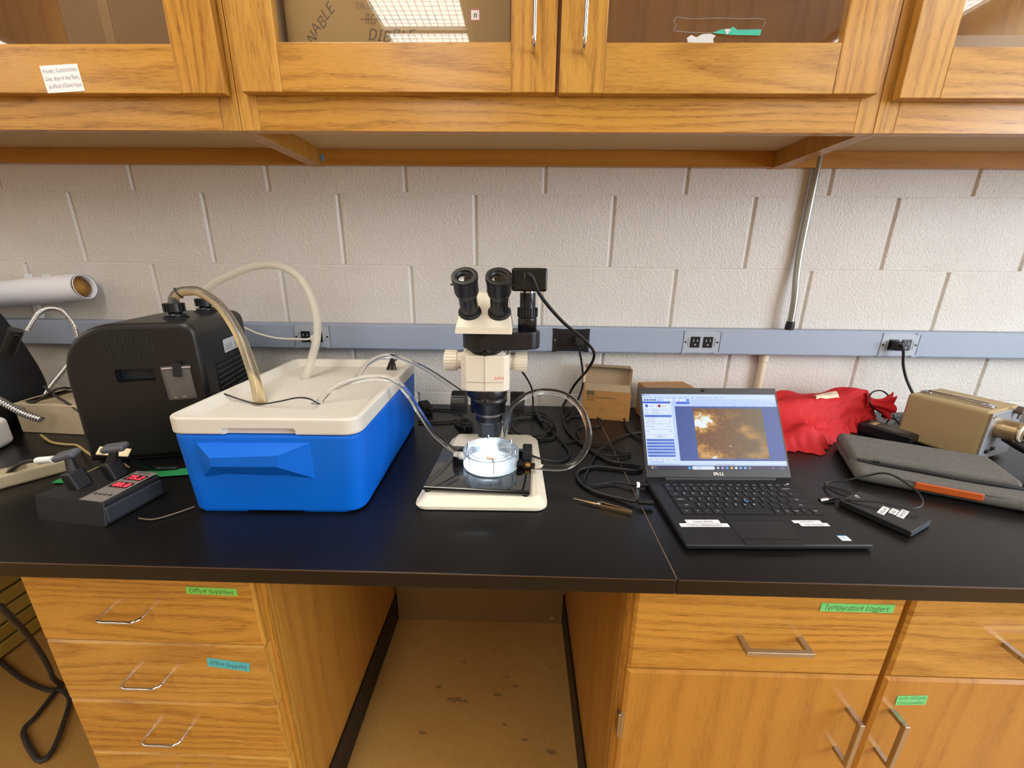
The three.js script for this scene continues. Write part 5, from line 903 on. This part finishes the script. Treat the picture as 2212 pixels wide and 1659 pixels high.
// ---------------------------------------------------------------- boxes behind the laptop
{
  const b = thing('pump_box', 'open brown pump carton with printed text and grey inner flap', 'box', [0.268, CT, 0.085], -0.18), w = 0.142, h = 0.092, d = 0.06, t = 0.0018;
  const face = printed(768, 500, (q, W, H) => {
    q.fillStyle = '#a5743c'; q.fillRect(0, 0, W, H); for (let i = 0; i < 500; i++) { q.fillStyle = `rgba(120,78,34,${0.08 * hash(i, 1, 1)})`; q.fillRect(hash(i, 2, 2) * W, hash(i, 3, 3) * H, 60, 2); }
    q.fillStyle = '#2f3a24'; q.fillRect(60, 18, 120, 66); q.fillStyle = '#a5743c'; q.font = 'bold italic 44px serif'; q.fillText('hygger', 66, 66, 108);
    q.fillStyle = '#3a2816'; q.font = 'bold 38px sans-serif'; q.fillText('Hygger Mini Submersible Water Pump', 62, 130, 470); q.fillText('HG 939', 62, 182); q.font = 'bold 56px sans-serif'; q.fillText('⇈', 44, 290); q.font = 'bold 20px sans-serif'; q.fillText('THIS SIDE UP', 34, 330, 110);
    q.strokeStyle = '#5e421f'; q.lineWidth = 5; q.beginPath(); q.arc(330, 330, 44, 0, 7); q.stroke(); q.beginPath(); q.arc(330, 330, 22, 0.5, 5.5); q.stroke(); q.lineWidth = 3; q.strokeRect(500, 200, 190, 130); q.strokeRect(560, 160, 40, 40);
  });
  part('carton', merge([move(box(w, h, t), 0, h / 2, d / 2), move(box(w, h, t), 0, h / 2, -d / 2), move(box(t, h, d), -w / 2, h / 2, 0), move(box(t, h, d), w / 2, h / 2, 0), move(box(w, t, d), 0, t, 0)]), M.cardboard, b);
  part('printed_face', new THREE.PlaneGeometry(w, h), face, b, 0, h / 2, d / 2 + t / 2 + 0.0003);
  const lid = groupPart('lid_flap', b, 0, h, -d / 2); lid.rotation.x = -0.22;
  part('panel', rbox(w, 0.062, t, 0.0006), M.cardInside, lid, 0, 0.031, 0);
  for (const s of [-1, 1]) part('side_wing', rbox(t, 0.05, 0.026, 0.0006), std('#c4ab90', 0.8), lid, s * w / 2, 0.032, 0.012, 0, s * 0.25, 0);
  part('front_tuck', rbox(w - 0.004, t, 0.024, 0.0006), M.cardInside, lid, 0, 0.062, 0.011, 0.25);
  part('inner_flap', rbox(w - 0.006, 0.022, t, 0.0006), M.cardInside, b, 0, h + 0.009, d / 2 - 0.004, -0.5);
  part('inner_fill', rbox(w - 0.008, 0.01, d - 0.008, 0.002), M.cardInside, b, 0, h - 0.03, 0);
}
{
  const b = thing('brown_carton', 'closed brown carton hidden behind the laptop screen', 'box', [0.455, CT, 0.085], 0.12);
  part('carton', grain(rbox(0.15, 0.102, 0.1, 0.002), 'x'), M.cardboard, b, 0, 0.051, 0); part('tape_seam', box(0.151, 0.0006, 0.03), std('#9c7446', 0.5), b, 0, 0.1021, 0);
}
// ---------------------------------------------------------------- red drawstring bag
{
  const B = thing('red_bag', 'crumpled red cloth bag with a pale label against the wall', 'bag', [0.86, CT, 0.19]);
  // cloth as a grid from the front hem over the ridge to the back hem; x and z are world distances
  const lerpT = (tab, x) => { for (let i = 0; i < tab.length - 1; i++) if (x <= tab[i + 1][0]) { const t = sat((x - tab[i][0]) / (tab[i + 1][0] - tab[i][0])), e = t * t * (3 - 2 * t); return tab[i][1] + (tab[i + 1][1] - tab[i][1]) * e; } return tab[tab.length - 1][1]; };
  const hemZ = [[0.6, 0.3], [0.66, 0.325], [0.72, 0.318], [0.775, 0.338], [0.8, 0.305], [0.84, 0.27], [0.9, 0.225], [0.97, 0.185], [1.03, 0.16], [1.085, 0.13]];
  const ridgeH = [[0.6, 0.03], [0.66, 0.066], [0.75, 0.083], [0.83, 0.096], [0.92, 0.108], [1.0, 0.116], [1.045, 0.104], [1.075, 0.06], [1.085, 0.02]];
  const N = 130, Mv = 90, P = [], I = [], X0 = 0.6, X1 = 1.085;
  const top = (x, z) => {
    const c = z + 0.43 * (x - 0.64), d = x - 0.43 * z, w = fbm(x * 1.1, z * 1.1 + 2, 6, 6, 12) - 0.5;
    const ph = c * 62 + 2.2 * w + 3 * Math.sin(d * 5), big = Math.pow(0.5 + 0.5 * Math.sin(ph), 1.6), ph2 = c * 138 + d * 22 + 9 * w, small = 0.5 + 0.5 * Math.sin(ph2);
    return 0.022 * (big - 0.45) + 0.004 * (small - 0.5) * (0.4 + 2 * Math.abs(w)) + 0.016 * w;
  };
  for (let i = 0; i <= N; i++) for (let j = 0; j <= Mv; j++) {
    const x = X0 + (X1 - X0) * i / N, t = j / Mv, zf = lerpT(hemZ, x), zb = 0.045 + 0.012 * Math.sin(x * 30), z = zf + (zb - zf) * t, H = lerpT(ridgeH, x);
    const prof = t < 0.66 ? Math.pow(Math.sin(t / 0.66 * Math.PI / 2), 0.85) : Math.pow(Math.cos((t - 0.66) / 0.34 * Math.PI / 2), 0.55);
    const edge = Math.min(1, 6 * t) * Math.min(1, 9 * (1 - t)), y = H * prof + edge * top(x, z) * Math.min(1, 12 * (x - X0) + 0.2, 14 * (X1 - x) + 0.1);
    P.push(x - 0.86 + 0.004 * Math.sin(j * 0.7) * edge, Math.max(0.0015, y), z - 0.19 + (1 - edge) * 0.004 * Math.sin(i * 0.9));
  }
  for (let i = 0; i < N; i++) for (let j = 0; j < Mv; j++) { const o = i * (Mv + 1) + j, n = o + Mv + 1; I.push(o, n, o + 1, n, n + 1, o + 1); }
  const g = new THREE.BufferGeometry(); g.setAttribute('position', new THREE.Float32BufferAttribute(P, 3)); g.setIndex(I); g.computeVertexNormals(); const m2 = g;
  const red = std('#c00d18', 0.72, { sheen: 0.4, sheenColor: new THREE.Color('#ff6a60'), sheenRoughness: 0.5 }); red.side = THREE.DoubleSide; part('cloth', m2, red, B);
  // gathered mouth at the right end
  const ruffle = []; { const A = V(0.172, 0.07, -0.075), D = V(0.062, -0.004, 0.022), n1 = V(0, 1, 0), n2 = V(0.3, 0, -0.95).normalize(), Q = [], J = [], na = 64, nb = 12;
    for (let j = 0; j <= nb; j++) for (let i = 0; i <= na; i++) { const t = j / nb, an = i / na * 2 * Math.PI, r = (0.03 - 0.05 * t * (1 - t) * 1.4 + 0.004 * t) * (1 + 0.34 * t * Math.sin(an * 7 + 1.3 * Math.sin(an * 2))), p = A.clone().addScaledVector(D, t).addScaledVector(n1, Math.cos(an) * r).addScaledVector(n2, Math.sin(an) * r * 0.8); Q.push(p.x, p.y, p.z); }
    for (let j = 0; j < nb; j++) for (let i = 0; i < na; i++) { const o = j * (na + 1) + i; J.push(o, o + 1, o + na + 1, o + 1, o + na + 2, o + na + 1); }
    const rgeo = new THREE.BufferGeometry(); rgeo.setAttribute('position', new THREE.Float32BufferAttribute(Q, 3)); rgeo.setAttribute('uv', new THREE.Float32BufferAttribute(new Float32Array(Q.length / 3 * 2), 2)); rgeo.setIndex(J); rgeo.computeVertexNormals(); ruffle.push(rgeo); }
  part('gathered_mouth', ruffle[0], red, B);
  const lab = new THREE.PlaneGeometry(0.085, 0.06, 10, 8), lp = lab.attributes.position, ray = (x, z) => { let best = 0, bd = 1; for (let k = 0; k < P.length; k += 3) { const d = (P[k] - x) ** 2 + (P[k + 2] - z) ** 2; if (d < bd) { bd = d; best = P[k + 1]; } } return best; };
  const lm = printed(256, 180, (q, w, h) => { q.fillStyle = '#ead7bf'; q.fillRect(0, 0, w, h); q.strokeStyle = '#7a2c2a'; q.lineWidth = 8; q.beginPath(); q.moveTo(110, 40); q.lineTo(150, 70); q.lineTo(190, 36); q.moveTo(150, 70); q.lineTo(120, 90); q.stroke(); });
  for (let i = 0; i < lp.count; i++) { const u = lp.getX(i), v = lp.getY(i), x = 0.035 + u * 0.95 + v * 0.35, z = -0.045 + u * -0.25 - v * 0.7; lp.setXYZ(i, x, ray(x, z) + 0.0045, z); } lab.computeVertexNormals(); lm.side = THREE.DoubleSide; part('pale_label', lab, lm, B);
}
// ---------------------------------------------------------------- laptop sleeve
const weave = data(256, 256, (u, v) => { const n = 0.5 * noise(u, v, 128, 128, 5) + 0.5 * fbm(u, v, 20, 20, 6); return mix([112, 110, 106], [82, 80, 76], n); }, true); weave.repeat.set(8, 8);
const weaveBump = data(256, 256, (u, v) => 255 * (0.5 + 0.25 * Math.sin(u * 2 * Math.PI * 64) + 0.25 * Math.sin(v * 2 * Math.PI * 64))); weaveBump.repeat.set(8, 8);
{
  const t = thing('laptop_sleeve', 'grey fabric laptop sleeve with black zip and tan leather handle', 'sleeve', [0.835, CT, 0.285], -0.445);
  // local: x along the long side, z towards the front
  const cloth = new THREE.MeshPhysicalMaterial({ map: weave, bumpMap: weaveBump, bumpScale: 0.00012, roughness: 0.95 });
  const soft = (w, h, d, r, n) => { const g = new RoundedBoxGeometry(w, h, d, 8, r), p = g.attributes.position; for (let i = 0; i < p.count; i++) { const x = p.getX(i), z = p.getZ(i), y = p.getY(i); if (y > 0) p.setY(i, y + n * (fbm(x * 1.3 + 2, z * 1.3 + 2, 5, 5, 9) - 0.5)); } g.computeVertexNormals(); return grain(g, 'x', 1, 1, 0, 0); };
  part('front_pocket', soft(0.29, 0.03, 0.2, 0.0148, 0.004), cloth, t, 0.145, 0.015, 0.098);
  part('top_flap', soft(0.286, 0.03, 0.14, 0.0135, 0.012), cloth, t, 0.143, 0.029, 0.07);
  part('zip', tube([[0.012, 0.0315, 0.146], [0.05, 0.033, 0.151], [0.12, 0.0345, 0.154], [0.18, 0.033, 0.156], [0.24, 0.034, 0.154], [0.28, 0.032, 0.148]], 0.0045, 10), M.blackMatte, t);
  part('zip_pull', rbox(0.012, 0.003, 0.006, 0.001), M.darkMetal, t, 0.045, 0.0385, 0.152);
  part('seam_piping', tube([[0.004, 0.02, 0.02], [0.002, 0.022, 0.12], [0.02, 0.024, 0.18], [0.1, 0.0245, 0.1965], [0.2, 0.0245, 0.1965], [0.28, 0.024, 0.19]], 0.0014, 6), std('#565450', 0.9), t);
  part('leather_handle', rbox(0.105, 0.016, 0.006, 0.0028, 3), std('#b5521c', 0.38), t, 0.152, 0.0185, 0.199, -0.05);
  part('side_zip', tube([[0.285, 0.03, 0.01], [0.292, 0.03, 0.08], [0.29, 0.028, 0.15]], 0.0035, 8), M.blackMatte, t);
}
{
  const t = thing('key_fob', 'white key fob with metal clip at the right end of the sleeve', 'key fob', [1.0, CT, 0.572], -0.5);
  part('fob_body', rbox(0.02, 0.007, 0.05, 0.003), std('#d9d6cc', 0.4), t, 0.006, 0.0038, 0.012); part('clip', new THREE.TorusGeometry(0.009, 0.0018, 8, 20).rotateX(Math.PI / 2), M.chrome, t, 0.004, 0.004, -0.02); part('strap', rbox(0.014, 0.004, 0.05, 0.0015), M.blackMatte, t, 0.006, 0.0125, -0.035, 0.2);
}
// ---------------------------------------------------------------- external drive
{
  const d = thing('external_drive', 'flat black external hard drive with white name tapes', 'hard drive', [0.703, CT, 0.594], -0.53 + Math.PI / 2 - Math.PI / 2);
  const w = 0.078, l = 0.112; d.rotation.y = 0.48;
  part('case', rbox(w, 0.013, l, 0.002), std('#18181a', 0.35), d, 0, 0.0075, 0); part('end_face', box(w - 0.006, 0.0095, 0.0008), std('#4a5160', 0.3), d, 0, 0.0075, l / 2 + 0.0001);
  part('emblem', new THREE.TorusGeometry(0.0034, 0.0011, 6, 18, 4.6).rotateX(-Math.PI / 2), std('#b9bcc0', 0.4), d, 0.006, 0.0142, -0.046);
  const tm = (s) => printed(256, 90, (q, W, H) => { q.fillStyle = '#f0eef0'; q.fillRect(0, 0, W, H); q.fillStyle = '#4a4560'; q.font = 'bold 56px sans-serif'; q.fillText(s, 18, 66, W - 36); });
  [['SEQ-24', -0.006, 0.002, 0.038], ['USER', 0.008, 0.0125, 0.026], ['TEPOLT', 0.014, 0.0235, 0.04]].forEach(([s, x, z, ww]) => part('name_tape', new THREE.BoxGeometry(ww, 0.0005, 0.0105), tm(s), d, x, 0.0143, z, 0, 0.15));
}
tag(part('drive_cable', cable(PATH.drive_cable, 0.0021), M.blackRubber, scene), 'black cable looping in the air over the external drive', 'cable');
{
  const u = thing('usb_connector', 'loose metal connector at the end of the drive cable', 'connector'), q = PATH.drive_usb; part('metal_tip', rod(q[0], q[1].map((v, i) => (v + q[0][i]) / 2), 0.0042, 0.0042, 10), M.nickel, u); part('grip', rod(q[0].map((v, i) => (v + q[1][i]) / 2), q[1], 0.0046, 0.003, 10), M.black, u);
}
// ---------------------------------------------------------------- light source box and its arms
{
  const c = thing('light_source', 'beige fibre optic light source box with chrome carry handle', 'light source', [1.155, CT, 0.262], 0.39), W = 0.15, H = 0.128, D = 0.16;
  const tan = std('#a8946c', 0.55);
  part('housing', rbox(W, H, D, 0.009, 4), tan, c, 0, H / 2 + 0.006, 0);
  part('front_panel', rbox(W - 0.004, H - 0.006, 0.004, 0.0015), std('#b9bcc2', 0.35, { metalness: 0.6 }), c, 0, H / 2 + 0.006, D / 2 + 0.002);
  for (const x of [-0.06, 0.06]) for (const z of [-0.06, 0.06]) part('foot', cyl(0.008, 0.008, 0.008, 16), M.blackRubber, c, x, 0.004, z);
  part('carry_handle', merge([rod([-0.03, H + 0.013, -0.058], [-0.03, H + 0.013, 0.055], 0.0045), move(rbox(0.02, 0.007, 0.024, 0.003), -0.03, H + 0.009, -0.06), move(rbox(0.02, 0.007, 0.024, 0.003), -0.03, H + 0.009, 0.057)]), M.chrome, c);
  part('output_nose', merge([move(cyl(0.024, 0.024, 0.035, 30).rotateX(Math.PI / 2), 0, 0, 0.0), move(cyl(0.018, 0.018, 0.012, 30).rotateX(Math.PI / 2), 0, 0, 0.02)]), std('#b09a76', 0.3, { metalness: 0.7 }), c, -0.025, 0.09, D / 2 + 0.02);
  part('nose_ring', new THREE.TorusGeometry(0.0175, 0.003, 8, 28), M.white, c, -0.025, 0.09, D / 2 + 0.043);
  part('panel_knob', merge([cyl(0.01, 0.01, 0.012, 20).rotateX(Math.PI / 2), move(rod([0, 0, 0], [0, -0.022, 0], 0.002), 0.0, 0, 0)]), std('#5a5048', 0.5), c, 0.03, 0.13, D / 2 + 0.012);
  part('screw', cyl(0.004, 0.004, 0.003, 12).rotateX(Math.PI / 2), M.chrome, c, -0.066, 0.122, D / 2 + 0.005);
  part('rocker_switch', rbox(0.014, 0.01, 0.006, 0.002), M.black, c, -0.045, 0.03, D / 2 + 0.005); part('rocker_switch', rbox(0.014, 0.01, 0.006, 0.002), M.black, c, -0.02, 0.034, D / 2 + 0.005);
}
tag(part('light_guide', tube([[1.168, 1.006, 0.36], [1.195, 1.0, 0.385], [1.24, 0.99, 0.4], [1.34, 0.98, 0.38], [1.5, 0.95, 0.3]], 0.012, 16), M.black, scene), 'upper black fibre light guide leaving the light source at right edge', 'light guide');
tag(part('light_guide', tube([[1.175, 0.985, 0.36], [1.2, 0.965, 0.39], [1.25, 0.95, 0.4], [1.36, 0.935, 0.38], [1.5, 0.928, 0.32]], 0.012, 16), M.black, scene), 'lower black fibre light guide leaving the light source at right edge', 'light guide');
{
  const t = thing('power_adapter', 'black power adapter brick behind the laptop sleeve', 'power adapter', [1.035, CT, 0.215], 0.5);
  part('brick', rbox(0.062, 0.03, 0.12, 0.005, 3), M.blackSatin, t, 0, 0.0155, 0);
  part('rating_label', new THREE.BoxGeometry(0.042, 0.0005, 0.09), printed(128, 256, (q, w, h) => { q.fillStyle = '#4d4d4b'; q.fillRect(0, 0, w, h); q.fillStyle = '#c9b27a'; q.fillRect(14, 18, 100, 34); q.fillStyle = '#77756f'; for (let i = 0; i < 9; i++) q.fillRect(14, 70 + i * 18, 70 + 30 * hash(i, 1, 1), 8); }), t, 0, 0.0308, 0);
}
tag(part('adapter_cord', cable(PATH.adapter_cord, 0.0022), M.blackRubber, scene), 'thin black cord looped up against wall behind power adapter', 'cord');
tag(part('power_lead', cable(PATH.light_box_cord, 0.0036), M.blackRubber, scene), 'black cord dropping from right outlet to the light source', 'cord');
{
  const t = thing('black_plug', 'black plug in the right hand raceway outlet', 'plug', [1.139, 1.147, 0.0445]);
  part('plug_body', rbox(0.03, 0.028, 0.026, 0.008, 3), M.blackRubber, t, 0, 0, 0.013); part('strain_relief', rod([0.008, -0.006, 0.02], [-0.004, -0.006, 0.03], 0.007, 0.005), M.blackRubber, t);
}
shadows(scene);
renderer.render(scene, camera);
